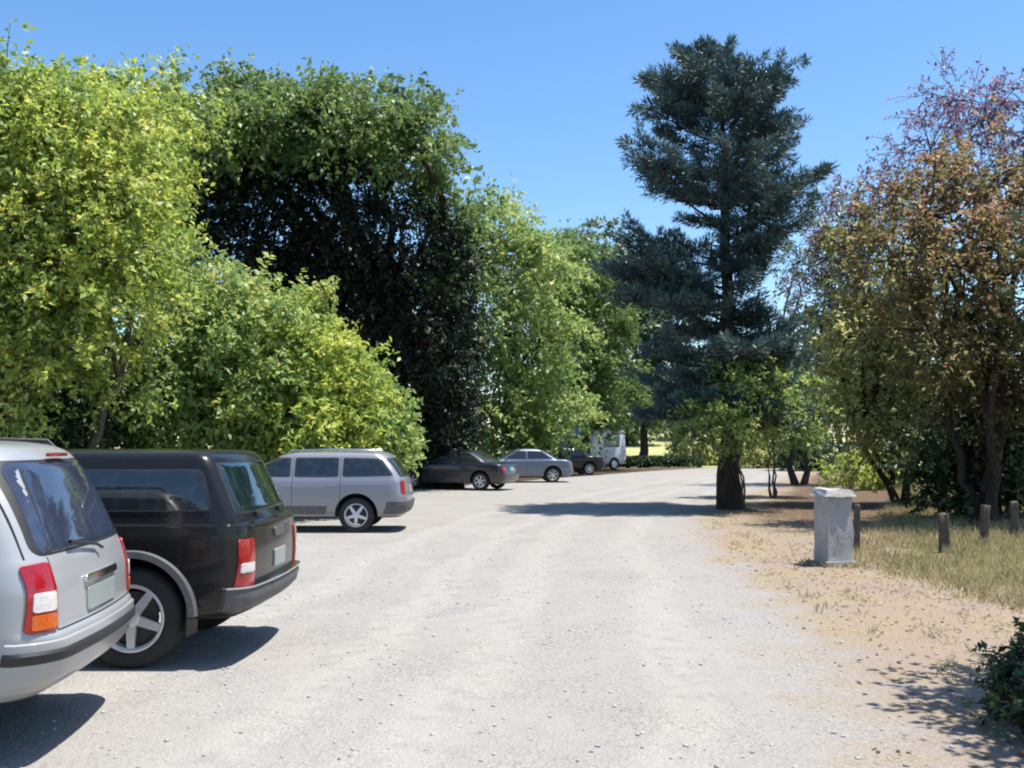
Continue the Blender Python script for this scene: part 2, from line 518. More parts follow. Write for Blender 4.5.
def tree(name, label, cat, base, lobes, mats, seed, n_cl=220, per=60, cs=0.45, ll=0.17, lw=0.09, trunk_r=0.2, trunk_top=None,
         group=None, stems=1, spread=0.4, inner=0.5, noise_=0.12, droop=0.25, twigs=0.5, zmin=0.25, limb_from=0.45, crown_name='crown', sparse_tips=0, sprigs=0, turn=0.0):
    """base (x,y); lobes [(dx,dy,z,rx,ry,rz)] relative to the base. Empty > trunk, crown"""
    rng = np.random.default_rng(seed)
    x, y = base
    root = empty(name, (x, y, float(gz(x, y))))
    tag(root, label, cat, group)
    L = np.array(lobes, float)
    top = trunk_top if trunk_top else float(np.max(L[:, 2])) * 0.8
    cen = L[:, :2].mean(0)
    paths, tips = [], []
    for s in range(stems):
        a0 = rng.random() * 6.28
        b0 = np.array([math.cos(a0), math.sin(a0), 0]) * (spread * 0.35 if stems > 1 else 0)
        e0 = np.array([cen[0] * 0.7, cen[1] * 0.7, top]) + (np.array([math.cos(a0), math.sin(a0), 0]) * spread * 2.2 if stems > 1 else 0)
        p = curve(rng, b0 - np.array([0, 0, 0.15]), e0, 11, 0, 0.05)
        tr = trunk_r / (stems ** 0.4)
        rad = tr * (1 - 0.82 * np.linspace(0, 1, 11)); rad[0] *= 1.5; rad[1] *= 1.12
        paths.append((p, rad)); tips.append(p)
    for i, lb in enumerate(L):
        p = tips[i % stems]
        h = np.clip(limb_from + rng.random() * 0.4, 0, 0.95)
        k = int(h * 10)
        paths.append((curve(rng, p[k], lb[:3], 8, 0.08, 0.07), np.linspace(trunk_r * 0.42 / (stems ** 0.3), trunk_r * 0.1, 8)))
    c, d, k = clusters(rng, lobes, n_cl, inner, noise_, zmin)
    nt_ = int(len(c) * twigs)
    for i in range(nt_):
        st = L[k[i], :3] + (c[i] - L[k[i], :3]) * 0.08
        paths.append((curve(rng, st, c[i], 5, 0.03, 0.08), np.linspace(max(0.018, trunk_r * 0.1), 0.007, 5)))
    v, f = tubes(paths, 6)
    # every cluster is a handful of leafy sprays: leaves set along arching twigs
    size = cs * (0.65 + 0.75 * rng.random(len(c)))
    if sparse_tips: size = size * np.where(c[:, 2] > sparse_tips, 0.6, 1.0)
    K = max(3, per // 11); m_ = max(3, per // K)
    ns = len(c) * K
    sc_ = np.repeat(np.arange(len(c)), K)
    sd = unit(unit(rng.normal(size=(ns, 3))) * 1.0 + d[sc_] * 0.75 + np.array([0, 0, 0.15]))
    slen = size[sc_] * (1.0 + 0.9 * rng.random(ns)) * 1.25
    s0 = c[sc_] + rng.normal(size=(ns, 3)) * size[sc_][:, None] * 0.22
    if sprigs:
        tw = []
        for i in range(0, ns, sprigs):
            q = np.array([s0[i] + sd[i] * slen[i] * t - np.array([0, 0, droop * slen[i] * t * t]) for t in (0, 0.5, 1.0)])
            tw.append((q, np.array([0.012, 0.007, 0.003])))
        v2, f2 = tubes(tw, 3)
        v, f = np.concatenate([v, v2]), np.concatenate([f, f2 + len(v)])
    from_np('trunk', v, f, mats[1], root, smooth=True)
    n = ns * m_
    si = np.repeat(np.arange(ns), m_); ci = sc_[si]
    t = 0.12 + 0.9 * rng.random(n)
    p = s0[si] + sd[si] * (slen[si] * t)[:, None] + rng.normal(size=(n, 3)) * 0.05 * size[ci][:, None]
    p[:, 2] -= droop * slen[si] * t * t
    lat = unit(np.cross(sd[si], rng.normal(size=(n, 3))))
    dd = sd[si] * 0.6 + lat * 0.9
    dd[:, 2] -= droop * 1.2
    keep = p[:, 2] > 0.05
    if sparse_tips:
        keep &= ~((p[:, 2] > sparse_tips) & (rng.random(n) < 0.5))
    tint = (0.22 + 0.56 * rng.random(len(c)))[ci] + (rng.normal(size=ns) * 0.10)[si] + rng.normal(size=n) * 0.19
    if turn: tint += turn * ((c[:, 2] - L[:, 2].mean()) / np.ptp(L[:, 2]))[ci]     # the upper leaves have turned
    sc = 0.55 + 0.8 * rng.random(n)
    leaves_mesh(rng, p[keep], dd[keep], (ll * sc)[keep], (lw * sc)[keep], tint[keep], crown_name, mats[0], root)
    return root


def lob(base, *pix):
    """lobes given as (px, py, depth, radius, ry, rz) measured on the photograph, made relative to the base"""
    out = []
    for px, py, yy, rx, ry_, rz in pix:
        p = at(px, py, yy)
        out.append((p.x - base[0], p.y - base[1], p.z, rx, ry_, rz))
    return out


YB = (M['lf_yellow'], M['bark_grey'])
BR = (M['lf_bright'], M['bark_grey'])
MD = (M['lf_mid'], M['bark_dark'])
DK = (M['lf_dark'], M['bark_dark'])
FR = (M['lf_far'], M['bark_dark'])
OL = (M['lf_olive'], M['bark_dark'])
RU = (M['lf_rust'], M['bark_dark'])
PL = (M['lf_plum'], M['bark_dark'])

# tall yellow-green trees at the left end of the lot
b = (-9.6, 19.5)
tree('broadleaf_tree', 'tall yellow-green leafy tree rising behind the pale estate car at the left', 'tree', b,
     lob(b, (60, 150, 19.5, 1.7, 1.7, 1.5), (-20, 190, 19, 1.9, 1.8, 1.8), (100, 220, 19.5, 1.5, 1.5, 1.4), (40, 260, 18.6, 1.9, 1.6, 1.5),
         (-60, 300, 19, 2.0, 2, 1.8), (95, 122, 20, 1.1, 1.2, 0.9), (15, 118, 20, 1.0, 1, 0.8), (20, 360, 19, 1.5, 1.4, 1.2), (120, 300, 19.6, 1.2, 1.3, 1.2)),
     YB, 11, sprigs=3, n_cl=430, per=150, cs=0.34, ll=0.135, lw=0.07, trunk_r=0.22, stems=3, spread=0.9, noise_=0.2, inner=0.35)
b = (-11.5, 26)
tree('broadleaf_tree', 'yellow-green tree with thin twiggy top between the leftmost tree and the big dark tree', 'tree', b,
     lob(b, (130, 130, 26, 2.0, 2, 1.5), (70, 160, 27, 2.4, 2, 2), (105, 240, 25.5, 1.9, 2, 1.8), (60, 90, 27, 1.0, 1, 0.7), (120, 105, 27, 1.1, 1.2, 0.9)),
     YB, 12, noise_=0.18, n_cl=330, per=110, cs=0.44, ll=0.17, lw=0.09, trunk_r=0.25, sparse_tips=9.2)

# bright shrubs in front of the big tree
b = (-7.6, 23.5)
tree('large_shrub', 'tallest bright green shrub, rising above the roof of the black pickup', 'shrub', b,
     lob(b, (200, 330, 23.5, 1.5, 1.5, 1.5), (250, 335, 23, 1.4, 1.4, 1.3), (160, 380, 23, 1.5, 1.4, 1.3), (225, 400, 22.6, 1.7, 1.3, 1.3), (190, 430, 22.8, 1.8, 1.2, 1.0), (285, 330, 24, 1.1, 1.2, 1.0)),
     BR, 13, noise_=0.18, inner=0.4, n_cl=300, per=120, cs=0.32, ll=0.155, lw=0.08, trunk_r=0.12, stems=4, spread=0.6, limb_from=0.2)
b = (-5.1, 23.4)
tree('large_shrub', 'sunlit yellow-green shrub right behind the silver wagon', 'shrub', b,
     lob(b, (300, 360, 23.4, 1.2, 1.2, 1.2), (330, 390, 23.2, 1.1, 1.2, 1.1), (280, 410, 22.8, 1.3, 1.1, 1.0), (320, 430, 22.8, 1.3, 1.1, 0.9), (350, 400, 24, 0.9, 1, 0.9)),
     (M['lf_yellow'], M['bark_grey']), 14, noise_=0.17, n_cl=230, per=110, cs=0.29, ll=0.145, lw=0.075, trunk_r=0.1, stems=4, spread=0.5, limb_from=0.2)
b = (-3.3, 24.4)
tree('large_shrub', 'lowest shrub sloping down beside the tailgate end of the silver wagon', 'shrub', b,
     lob(b, (365, 415, 24.4, 0.85, 0.9, 0.85), (385, 435, 24.4, 0.6, 0.8, 0.75), (350, 445, 24, 0.9, 0.8, 0.8)),
     BR, 15, n_cl=150, per=100, cs=0.26, ll=0.14, lw=0.07, trunk_r=0.07, stems=3, spread=0.3, limb_from=0.2)
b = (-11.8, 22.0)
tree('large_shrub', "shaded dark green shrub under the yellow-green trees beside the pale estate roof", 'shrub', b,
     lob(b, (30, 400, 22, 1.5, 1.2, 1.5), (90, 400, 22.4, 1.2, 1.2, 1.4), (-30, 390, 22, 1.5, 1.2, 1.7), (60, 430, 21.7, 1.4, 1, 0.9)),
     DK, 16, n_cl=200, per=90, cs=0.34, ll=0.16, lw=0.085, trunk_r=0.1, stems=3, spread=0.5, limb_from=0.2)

# the big tree with its dark hollow
b = (-2.75, 37.5)
tree('spreading_tree', 'massive dark-hollowed tree with sunlit top overhanging the parked cars', 'tree', b,
     lob(b, (230, 140, 33, 1.9, 2.2, 1.0), (290, 128, 32.5, 1.9, 2.2, 1.0), (350, 128, 32.5, 1.8, 2.2, 1.0), (415, 150, 33, 1.3, 2.0, 1.1), (445, 205, 35, 0.9, 1.6, 1.1),
         (210, 150, 35, 2.0, 2.5, 1.3), (175, 135, 35, 1.6, 2.2, 1.1), (240, 115, 36, 2.0, 2.2, 1.1), (300, 120, 36, 2.4, 3, 1.2), (380, 130, 36, 2.0, 3, 1.2), (455, 270, 36, 1.1, 2, 1.6),
         (300, 330, 39.5, 2.4, 2, 2.0), (390, 360, 39.5, 2.2, 2, 2.0)),
     MD, 17, n_cl=560, per=110, cs=0.50, ll=0.21, lw=0.11, trunk_r=0.55, trunk_top=9.5, inner=0.45, limb_from=0.3, noise_=0.15)

b = (-2.35, 37.2)  # added foliage: its dark leaf colour stands in for shade in the hollow
tree('hollow_shade_foliage', 'near-black foliage added to stand in for the shade under the big green tree', 'tree', b,
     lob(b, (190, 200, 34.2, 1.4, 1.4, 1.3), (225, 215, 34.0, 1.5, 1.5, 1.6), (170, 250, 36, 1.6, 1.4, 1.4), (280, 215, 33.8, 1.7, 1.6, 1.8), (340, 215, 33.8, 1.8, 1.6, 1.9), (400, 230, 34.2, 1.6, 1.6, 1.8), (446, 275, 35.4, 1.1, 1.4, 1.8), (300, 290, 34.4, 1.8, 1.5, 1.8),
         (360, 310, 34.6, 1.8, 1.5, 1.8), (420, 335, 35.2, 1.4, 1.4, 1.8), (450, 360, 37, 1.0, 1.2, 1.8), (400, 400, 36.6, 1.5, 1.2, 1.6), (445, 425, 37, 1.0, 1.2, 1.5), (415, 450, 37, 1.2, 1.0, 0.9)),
     (M['lf_hollow_shade'], M['bark_dark']), 35, n_cl=820, per=90, cs=0.5, ll=0.19, lw=0.085, trunk_r=0.5, noise_=0.14, twigs=0.2)

# trees stepping back along the bend
b = (0.4, 52)
tree('broadleaf_tree', 'mid-green tree just right of the big dark tree behind the parked cars', 'tree', b,
     lob(b, (495, 240, 52, 2.2, 2.5, 2.2), (530, 270, 52, 2.0, 2.4, 2.2), (480, 320, 51, 2.2, 2.2, 2.6), (530, 350, 51, 2.6, 2.2, 2.6), (500, 410, 51, 2.6, 2, 2), (555, 410, 51, 1.8, 2, 1.7), (478, 425, 50, 1.2, 1.5, 1.3), (510, 445, 50, 1.5, 1.2, 0.8)),
     (M['lf_bright'], M['bark_dark']), 18, noise_=0.17, n_cl=360, per=100, cs=0.6, ll=0.25, lw=0.13, trunk_r=0.3)
b = (4.2, 60)
tree('broadleaf_tree', 'rounded grey-green tree where the row of parked cars ends', 'tree', b,
     lob(b, (565, 275, 60, 2.2, 2.4, 2.2), (590, 320, 60, 2.6, 2.4, 2.4), (560, 370, 59, 2.6, 2.4, 2.6), (610, 390, 60, 2.2, 2, 2.0)),
     MD, 19, noise_=0.17, n_cl=300, per=90, cs=0.66, ll=0.29, lw=0.15, trunk_r=0.3)
b = (9.2, 72)
tree('broadleaf_tree', 'dark bluish tree behind the left branches of the pine', 'tree', b,
     lob(b, (620, 290, 72, 2.8, 3, 3.0), (655, 310, 72, 2.8, 3, 3.0), (630, 370, 72, 3.2, 3, 3.0), (675, 385, 72, 2.8, 3, 2.4), (600, 250, 74, 1.8, 2, 1.8)),
     FR, 20, n_cl=420, per=54, cs=0.75, ll=0.40, lw=0.21, trunk_r=0.32)
b = (18.5, 78)
tree('broadleaf_tree', 'low dark tree seen through the pine beside its trunk', 'tree', b,
     lob(b, (735, 380, 78, 3.0, 3, 2.4), (775, 385, 78, 2.6, 3, 2.2), (705, 390, 78, 2.6, 3, 2.2), (750, 410, 77, 3.4, 3, 1.8)),
     FR, 21, n_cl=300, per=54, cs=0.75, ll=0.40, lw=0.21, trunk_r=0.3)
b = (27.5, 84)
tree('broadleaf_tree', 'grey-green distant tree filling the gap right of the pine', 'tree', b,
     lob(b, (820, 350, 84, 3.0, 3, 3.4), (850, 370, 84, 3.2, 3, 3.2), (800, 395, 84, 3.2, 3, 2.4), (870, 330, 85, 3.2, 3, 3.2)),
     FR, 22, n_cl=320, per=54, cs=0.8, ll=0.42, lw=0.22, trunk_r=0.32)
# far tree line beyond the meadow, each tree its own
rngf = np.random.default_rng(5)
far_labels = ['far small round tree beyond the meadow, between the parked cars and the white van',
              'far broad tree beyond the meadow, directly behind the white van',
              'far dark tree at the meadow edge right of the white van',
              'far pale tree at the meadow edge just left of the pine trunk',
              'far tree at the meadow edge just right of the pine trunk',
              'far tree over the hedge behind the fence',
              'far tree behind the rust-leaved tree trunks']
for i, (px, yy, h) in enumerate([(548, 112, 9), (592, 125, 10), (628, 118, 8.0), (676, 128, 9), (770, 120, 10.5), (870, 118, 12), (960, 115, 13)]):
    x = (px - 512) / FPX * yy
    rr = h * 0.34
    tree('distant_tree', far_labels[i], 'tree', (x, yy),
         [(0, 0, h * 0.68, rr, rr, h * 0.26), (rr * 0.7, 0.3, h * 0.5, rr * 0.8, rr, h * 0.22), (-rr * 0.8, 0, h * 0.45, rr * 0.8, rr, h * 0.22), (0, -0.5, h * 0.32, rr * 1.1, rr, h * 0.16)],
         FR if i % 2 else MD, 40 + i, n_cl=150, per=46, cs=0.9, ll=0.5, lw=0.28, trunk_r=0.25, group='far trees beyond the meadow', twigs=0.2)


# ------------------------------------------------------------------ the pine
def pine():
    rng = np.random.default_rng(77)
    bx, by = at(731, 508, 25.6).x, 25.6
    root = empty('pine_tree', (bx, by, 0))
    tag(root, 'tall dark blue-green pine with an open crown at the bend of the gravel road', 'tree')
    H = 11.7
    trunk = curve(rng, (0, 0, -0.15), (-0.16, 0.22, H - 0.3), 14, 0, 0.016)
    rad = 0.27 * (1 - 0.9 * np.linspace(0, 1, 14)); rad[0] = 0.40; rad[1] = 0.30
    paths = [(trunk, rad)]
    # half-width of the crown on the left and right by height, read off the silhouette
    hz = np.array([2.3, 3.4, 4.6, 5.8, 6.8, 7.8, 8.8, 9.8, 10.6, 11.2, 11.7])
    wl = np.array([1.8, 2.5, 2.9, 2.9, 2.7, 2.4, 2.3, 2.15, 1.65, 0.85, 0.15])
    wr = np.array([1.8, 2.4, 1.0, 1.2, 1.9, 2.2, 2.1, 1.9, 1.4, 0.8, 0.15])
    P, D, S = [], [], []
    z = 2.2
    while z < 11.55:
        for q in range(rng.integers(4, 7)):
            a = rng.random() * 2 * math.pi
            zz = z + rng.normal() * 0.22
            fx = math.cos(a)
            w_ = np.interp(zz, hz, wl) if fx < 0 else np.interp(zz, hz, wr)
            w_ = w_ * (0.55 + 0.55 * rng.random())
            if rng.random() < 0.10: continue
            if w_ < 0.25: w_ = 0.25
            s0 = np.array([np.interp(zz, trunk[:, 2], trunk[:, 0]), np.interp(zz, trunk[:, 2], trunk[:, 1]), zz])
            rise = 0.22 + 0.25 * max(0, (zz - 6) / 6) - 0.25 * max(0, (4.5 - zz) / 3)
            e0 = s0 + np.array([fx * w_, math.sin(a) * w_ * 0.95, (rise + rng.normal() * 0.14) * w_])
            br = curve(rng, s0, e0, 9, -0.06, 0.04)
            paths.append((br, np.linspace(0.055 - 0.003 * zz, 0.012, 9)))
            nb = max(3, int(w_ * 5.0))
            for t in np.linspace(0.28, 1.0, nb):
                if rng.random() < 0.22: continue
                i0 = min(7, int(t * 8)); fr = t * 8 - i0
                c = br[i0] * (1 - fr) + br[min(8, i0 + 1)] * fr
                for side in (-1, 1):
                    if rng.random() < 0.15: continue
                    lat = np.array([-math.sin(a), math.cos(a), 0]) * side
                    ln = (0.25 + 0.55 * (1 - t * 0.55) * min(1.0, w_ / 2.2)) * (0.6 + 0.7 * rng.random())
                    tip = c + lat * ln + np.array([fx, math.sin(a), 0]) * ln * 0.7 + np.array([0, 0, 0.12 + 0.18 * rng.random()]) * ln * 2
                    paths.append((curve(rng, c, tip, 4, 0, 0.06), np.linspace(0.014, 0.005, 4)))
                    for u in (0.45, 0.75, 1.0):
                        P.append(c + (tip - c) * u); D.append(unit(tip - c)); S.append(0.75 + 0.5 * rng.random())
        z += 0.30 + 0.14 * rng.random()
    v, f = tubes(paths, 6)
    from_np('trunk', v, f, M['bark_dark'], root, smooth=True)
    P = np.array(P); D = np.array(D); S = np.array(S)
    per = 32
    ci = np.repeat(np.arange(len(P)), per); n = len(ci)
    ax = rng.random(n)[:, None]
    off = rng.normal(size=(n, 3))
    p = P[ci] + D[ci] * (ax - 0.5) * 0.22 + off * 0.03
    d = unit(off) + D[ci] * 0.7 + np.array([0, 0, 0.25])
    tint = (0.2 + 0.5 * rng.random(len(P)))[ci] + rng.normal(size=n) * 0.14
    leaves_mesh(rng, p, d, 0.19 * S[ci], 0.032 * S[ci], tint, 'crown', M['lf_pine'], root, 0.1)
pine()

# bright young growth at the pine's foot and beyond
b = (at(772, 455, 31).x, 31)
tree('small_tree', 'small bright green tree growing just right of the pine trunk', 'tree', b,
     lob(b, (770, 385, 31, 1.0, 1, 0.7), (805, 400, 31, 0.8, 0.9, 0.6), (745, 405, 30.6, 0.8, 0.8, 0.6), (790, 425, 31, 1.0, 0.9, 0.5)),
     BR, 23, n_cl=120, per=46, cs=0.26, ll=0.16, lw=0.09, trunk_r=0.06, stems=3, spread=0.3)
b = (at(702, 455, 33).x, 33)
tree('small_tree', 'small leafy sapling spreading bright leaves in front of the pine trunk', 'tree', (at(748, 455, 24.5).x, 24.5),
     lob((at(748, 455, 24.5).x, 24.5), (712, 418, 24.1, 0.6, 0.5, 0.40), (738, 432, 24.0, 0.45, 0.4, 0.34), (742, 392, 24.2, 0.7, 0.6, 0.5), (694, 436, 24.2, 0.36, 0.4, 0.22), (778, 410, 24.4, 0.5, 0.5, 0.36), (765, 375, 24.4, 0.4, 0.4, 0.3)),
     BR, 24, sprigs=2, n_cl=120, per=55, cs=0.21, ll=0.12, lw=0.06, trunk_r=0.04, stems=2, spread=0.25, sparse_tips=0)

# trees over the grass on the right
b = (at(985, 524, 20.8).x, 20.8)
tree('rust_leaved_tree', 'rusty orange and olive leaved tree with dark stems behind the fence', 'tree', b,
     lob(b, (930, 215, 20.5, 1.3, 1.4, 1.0), (985, 190, 21, 1.4, 1.4, 1.0), (1050, 210, 20.5, 1.6, 1.5, 1.3), (900, 260, 20.5, 1.1, 1.2, 0.9), (960, 270, 20, 1.3, 1.2, 1.0),
         (1030, 300, 20.5, 1.5, 1.3, 1.3), (930, 330, 20.4, 1.2, 1.2, 1.0), (1000, 370, 20.6, 1.3, 1.2, 1.1), (1080, 380, 20.6, 1.4, 1.2, 1.3)),
     RU, 25, turn=0.30, sprigs=2, n_cl=320, per=84, cs=0.34, ll=0.125, lw=0.065, trunk_r=0.20, stems=4, spread=0.5, inner=0.4, noise_=0.18)
b = (at(905, 480, 27).x, 27)
tree('olive_leaved_tree', 'dusty olive-green tree between the small bright tree and the rust-leaved tree', 'tree', b,
     lob(b, (860, 330, 27, 1.2, 1.3, 1.0), (900, 290, 27, 1.2, 1.3, 1.1), (870, 390, 26.7, 1.3, 1.2, 1.1), (920, 370, 27, 1.3, 1.2, 1.1), (850, 250, 27.3, 0.8, 0.9, 0.7), (900, 430, 27, 1.3, 1.1, 0.8), (945, 430, 26.5, 1.1, 1, 0.9)),
     OL, 26, sprigs=3, n_cl=300, per=84, cs=0.36, ll=0.145, lw=0.075, trunk_r=0.15, stems=3, spread=0.4, inner=0.4, noise_=0.18)
b = (at(1010, 500, 27).x, 27)
tree('plum_leaved_tree', 'tallest tree at the right with sparse purplish twigs against the sky', 'tree', b,
     lob(b, (985, 120, 27, 1.6, 1.5, 1.2), (1040, 130, 27, 1.6, 1.5, 1.3), (930, 150, 27, 1.3, 1.3, 0.9), (1000, 180, 27, 1.8, 1.5, 1.2), (880, 190, 27, 1.2, 1.2, 0.8), (850, 235, 27.5, 1.0, 1.1, 0.8), (825, 280, 27.5, 0.9, 1.0, 0.9), (960, 100, 27, 1.0, 1, 0.8)),
     PL, 27, sprigs=1, n_cl=330, per=26, cs=0.34, ll=0.12, lw=0.06, trunk_r=0.14, stems=2, spread=0.4, inner=0.25, noise_=0.22, twigs=0.35)
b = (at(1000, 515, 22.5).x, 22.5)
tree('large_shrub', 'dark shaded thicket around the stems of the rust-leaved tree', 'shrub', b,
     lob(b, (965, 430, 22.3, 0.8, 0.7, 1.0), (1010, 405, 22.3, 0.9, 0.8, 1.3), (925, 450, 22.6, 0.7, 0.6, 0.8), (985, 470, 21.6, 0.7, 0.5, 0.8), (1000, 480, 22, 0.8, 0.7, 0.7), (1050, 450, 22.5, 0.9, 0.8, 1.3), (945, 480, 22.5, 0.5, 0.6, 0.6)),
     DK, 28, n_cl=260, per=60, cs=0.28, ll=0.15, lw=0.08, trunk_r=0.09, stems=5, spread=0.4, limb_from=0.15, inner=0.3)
b = (at(850, 490, 36).x, 36)
tree('large_shrub', 'low sunny yellow-green bush behind the pale stone pillar', 'shrub', b,
     lob(b, (850, 470, 36, 0.9, 0.7, 0.5), (885, 470, 36, 0.9, 0.7, 0.5), (915, 470, 36, 0.8, 0.7, 0.5)),
     YB, 29, n_cl=90, per=50, cs=0.26, ll=0.16, lw=0.08, trunk_r=0.05, stems=4, spread=0.6, limb_from=0.1)
b = (at(800, 470, 40).x, 40)
tree('grey_leaved_tree', 'thin grey-green tree with sky showing through between the pine and the rust-leaved tree', 'tree', b,
     lob(b, (800, 260, 40, 1.7, 1.6, 1.6), (840, 220, 40, 1.6, 1.6, 1.5), (830, 310, 40, 1.7, 1.6, 1.6), (860, 270, 40, 1.5, 1.5, 1.5), (820, 380, 39.6, 1.8, 1.6, 1.2)),
     FR, 33, sprigs=2, n_cl=250, per=28, cs=0.46, ll=0.18, lw=0.085, trunk_r=0.16, stems=2, spread=0.4, inner=0.3, noise_=0.22, twigs=0.4)
for (px_, yy_, r_, lb_, mt_) in ((705, 74, 1.5, 'olive shrub at the road edge far behind, left of the pine trunk', OL), (768, 66, 1.4, 'round olive shrub across the road, seen just right of the pine trunk', OL),
                               (815, 60, 1.5, 'dark green shrub across the road behind the small bright tree', DK)):
    x_ = at(px_, 455, yy_).x
    tree('roadside_shrub', lb_, 'shrub', (x_, yy_), [(-r_ * 0.6, 0, 1.1, r_, r_, 0.9), (r_ * 0.7, 0.2, 0.9, r_ * 0.9, r_, 0.8), (0, -0.4, 0.6, r_ * 1.3, r_, 0.5)],
         mt_, int(px_), n_cl=110, per=60, cs=0.4, ll=0.22, lw=0.11, trunk_r=0.06, stems=3, spread=0.4, limb_from=0.1, group='shrubs across the road bend')
# just outside the frame on the right: its shade falls in the corner
tree('overhanging_tree', 'tree on the right verge whose dappled shade darkens the lower right corner', 'tree', (5.72, 6.2),
     [(-1.25, -0.9, 3.0, 0.7, 0.7, 0.5), (-1.2, -0.1, 3.1, 0.75, 0.8, 0.55), (-0.9, 0.7, 3.2, 0.7, 0.7, 0.5), (-0.3, -0.3, 3.6, 0.9, 1.1, 0.7), (-0.8, -1.6, 2.7, 0.8, 0.7, 0.5)],
     DK, 30, n_cl=400, per=60, cs=0.24, ll=0.11, lw=0.06, trunk_r=0.13, inner=0.3, noise_=0.2)

b = (3.08, 5.95)
tree('low_shrub', 'low dark leafy shrub cut by the lower right corner of the picture', 'shrub', b,
     [(0.05, 0, 0.20, 0.26, 0.36, 0.16), (0.28, 0.25, 0.28, 0.3, 0.36, 0.2), (0.25, -0.4, 0.22, 0.28, 0.34, 0.18)],
     DK, 34, n_cl=110, per=55, cs=0.09, ll=0.055, lw=0.032, trunk_r=0.02, stems=5, spread=0.15, limb_from=0.1, zmin=0.04, sprigs=1)

# long low hedge on the far side of the bend
rng = np.random.default_rng(31)
hx = np.linspace(4.9, 11.6, 40)
hr = empty('low_hedge', (8.2, 66, 0)); tag(hr, 'long low dark hedge along the far side of the road bend', 'hedge')
n = 9000
t = rng.random(n)
p = np.stack([(t - 0.5) * 9.0, rng.normal(size=n) * 0.28 + (t - 0.5) * 3.0, 0.08 + 0.62 * rng.random(n) ** 0.8], -1)
leaves_mesh(rng, p, rng.normal(size=(n, 3)) + np.array([0, 0, 0.4]), 0.16 + 0.08 * rng.random(n), 0.09 + 0.03 * rng.random(n), 0.4 + rng.normal(size=n) * 0.2, 'foliage', M['lf_dark'], hr)
st = [(curve(rng, ((u - 0.5) * 9.0, (u - 0.5) * 3.0, -0.05), ((u - 0.5) * 9.0 + rng.normal() * 0.1, (u - 0.5) * 3, 0.5), 4), np.linspace(0.02, 0.008, 4)) for u in np.linspace(0.02, 0.98, 30)]
v, f = tubes(st, 5); from_np('stems', v, f, M['bark_dark'], hr, smooth=True)


# ------------------------------------------------------------------ grass, straw, litter, pebbles (nobody could count these)
def blades(name, label, mat, pts, hmin, hmax, width, per, seed, spread=0.06, lean=0.5):
    rng = np.random.default_rng(seed)
    ci = np.repeat(np.arange(len(pts)), per); n = len(ci)
    p = np.zeros((n, 3)); p[:, :2] = pts[ci] + rng.normal(size=(n, 2)) * spread
    p[:, 2] = gz(p[:, 0], p[:, 1]) + 0.005
    d = rng.normal(size=(n, 3)) * lean; d[:, 2] = 1.0
    h = hmin + (hmax - hmin) * rng.random(n)
    tint = (0.2 + 0.6 * rng.random(len(pts)))[ci] + rng.normal(size=n) * 0.15
    o = leaves_mesh(rng, p, d, h, np.full(n, width), tint, name, mat, None, 0.2, 0.0)
    return tag(o, label, 'grass', kind='stuff')


def scatter(seed, n, y0, y1, lo, hi, powr=1.0):
    rng = np.random.default_rng(seed)
    y = y0 + (y1 - y0) * rng.random(n) ** powr
    a, c = edge(lo, y), edge(hi, y)
    return y, a, c, rng


y, a, c, rg = scatter(51, 5200, 6, 44, VX, VX, 1.2)
x = a - 0.6 + np.abs(rg.normal(size=len(y))) * 5.0
blades('grass', 'olive and straw coloured grass growing behind the dirt verge', M['grass_green'], np.stack([x, y], -1), 0.05, 0.22, 0.012, 13, 52, 0.10, 0.45)
y, a, c, rg = scatter(53, 1500, 4.6, 26, RX, VX, 1.4)
x = a + 0.5 + (c - a) * np.sqrt(rg.random(len(y)))
blades('straw', 'dry straw tufts scattered on the dirt verge', M['grass_dry'], np.stack([x, y], -1), 0.03, 0.10, 0.007, 7, 54, 0.06, 1.6)
rg = np.random.default_rng(58)
a = rg.random(60) * 6.283
pp = at(834, 565, 14)
q = np.stack([pp.x + np.cos(a) * (0.27 + 0.12 * rg.random(60)), 14 + np.sin(a) * (0.26 + 0.12 * rg.random(60))], -1)
yy = 7 + 17 * rg.random(70); q = np.concatenate([q, np.stack([edge(RX, yy) + 0.2 + np.abs(rg.normal(size=70)) * 1.2, yy], -1)])
yy = 5 + 25 * rg.random(60); q = np.concatenate([q, np.stack([-7.2 + rg.normal(size=60) * 0.6, yy], -1)])
blades('weeds', 'small weeds sprouting round the stone pillar and along the gravel edge', M['grass_green'], q, 0.03, 0.13, 0.012, 12, 59, 0.05, 0.9)
# dead leaves blown on to the verge
y, a, c, rg = scatter(55, 1500, 4.6, 24, RX, VX, 1.3)
x = a - 0.2 + (c - a + 0.2) * rg.random(len(y)) ** 0.6
p = np.stack([x, y, np.full(len(y), 0.014)], -1)
d = rg.normal(size=p.shape); d[:, 2] *= 0.12
o = leaves_mesh(rg, p, d, 0.03 + 0.04 * rg.random(len(y)), 0.02 + 0.022 * rg.random(len(y)), rg.random(len(y)), 'dead_leaves', M['litter'], None, 0.2, 1.0)
tag(o, 'dead brown leaves lying on the dirt verge', 'leaves', kind='stuff')
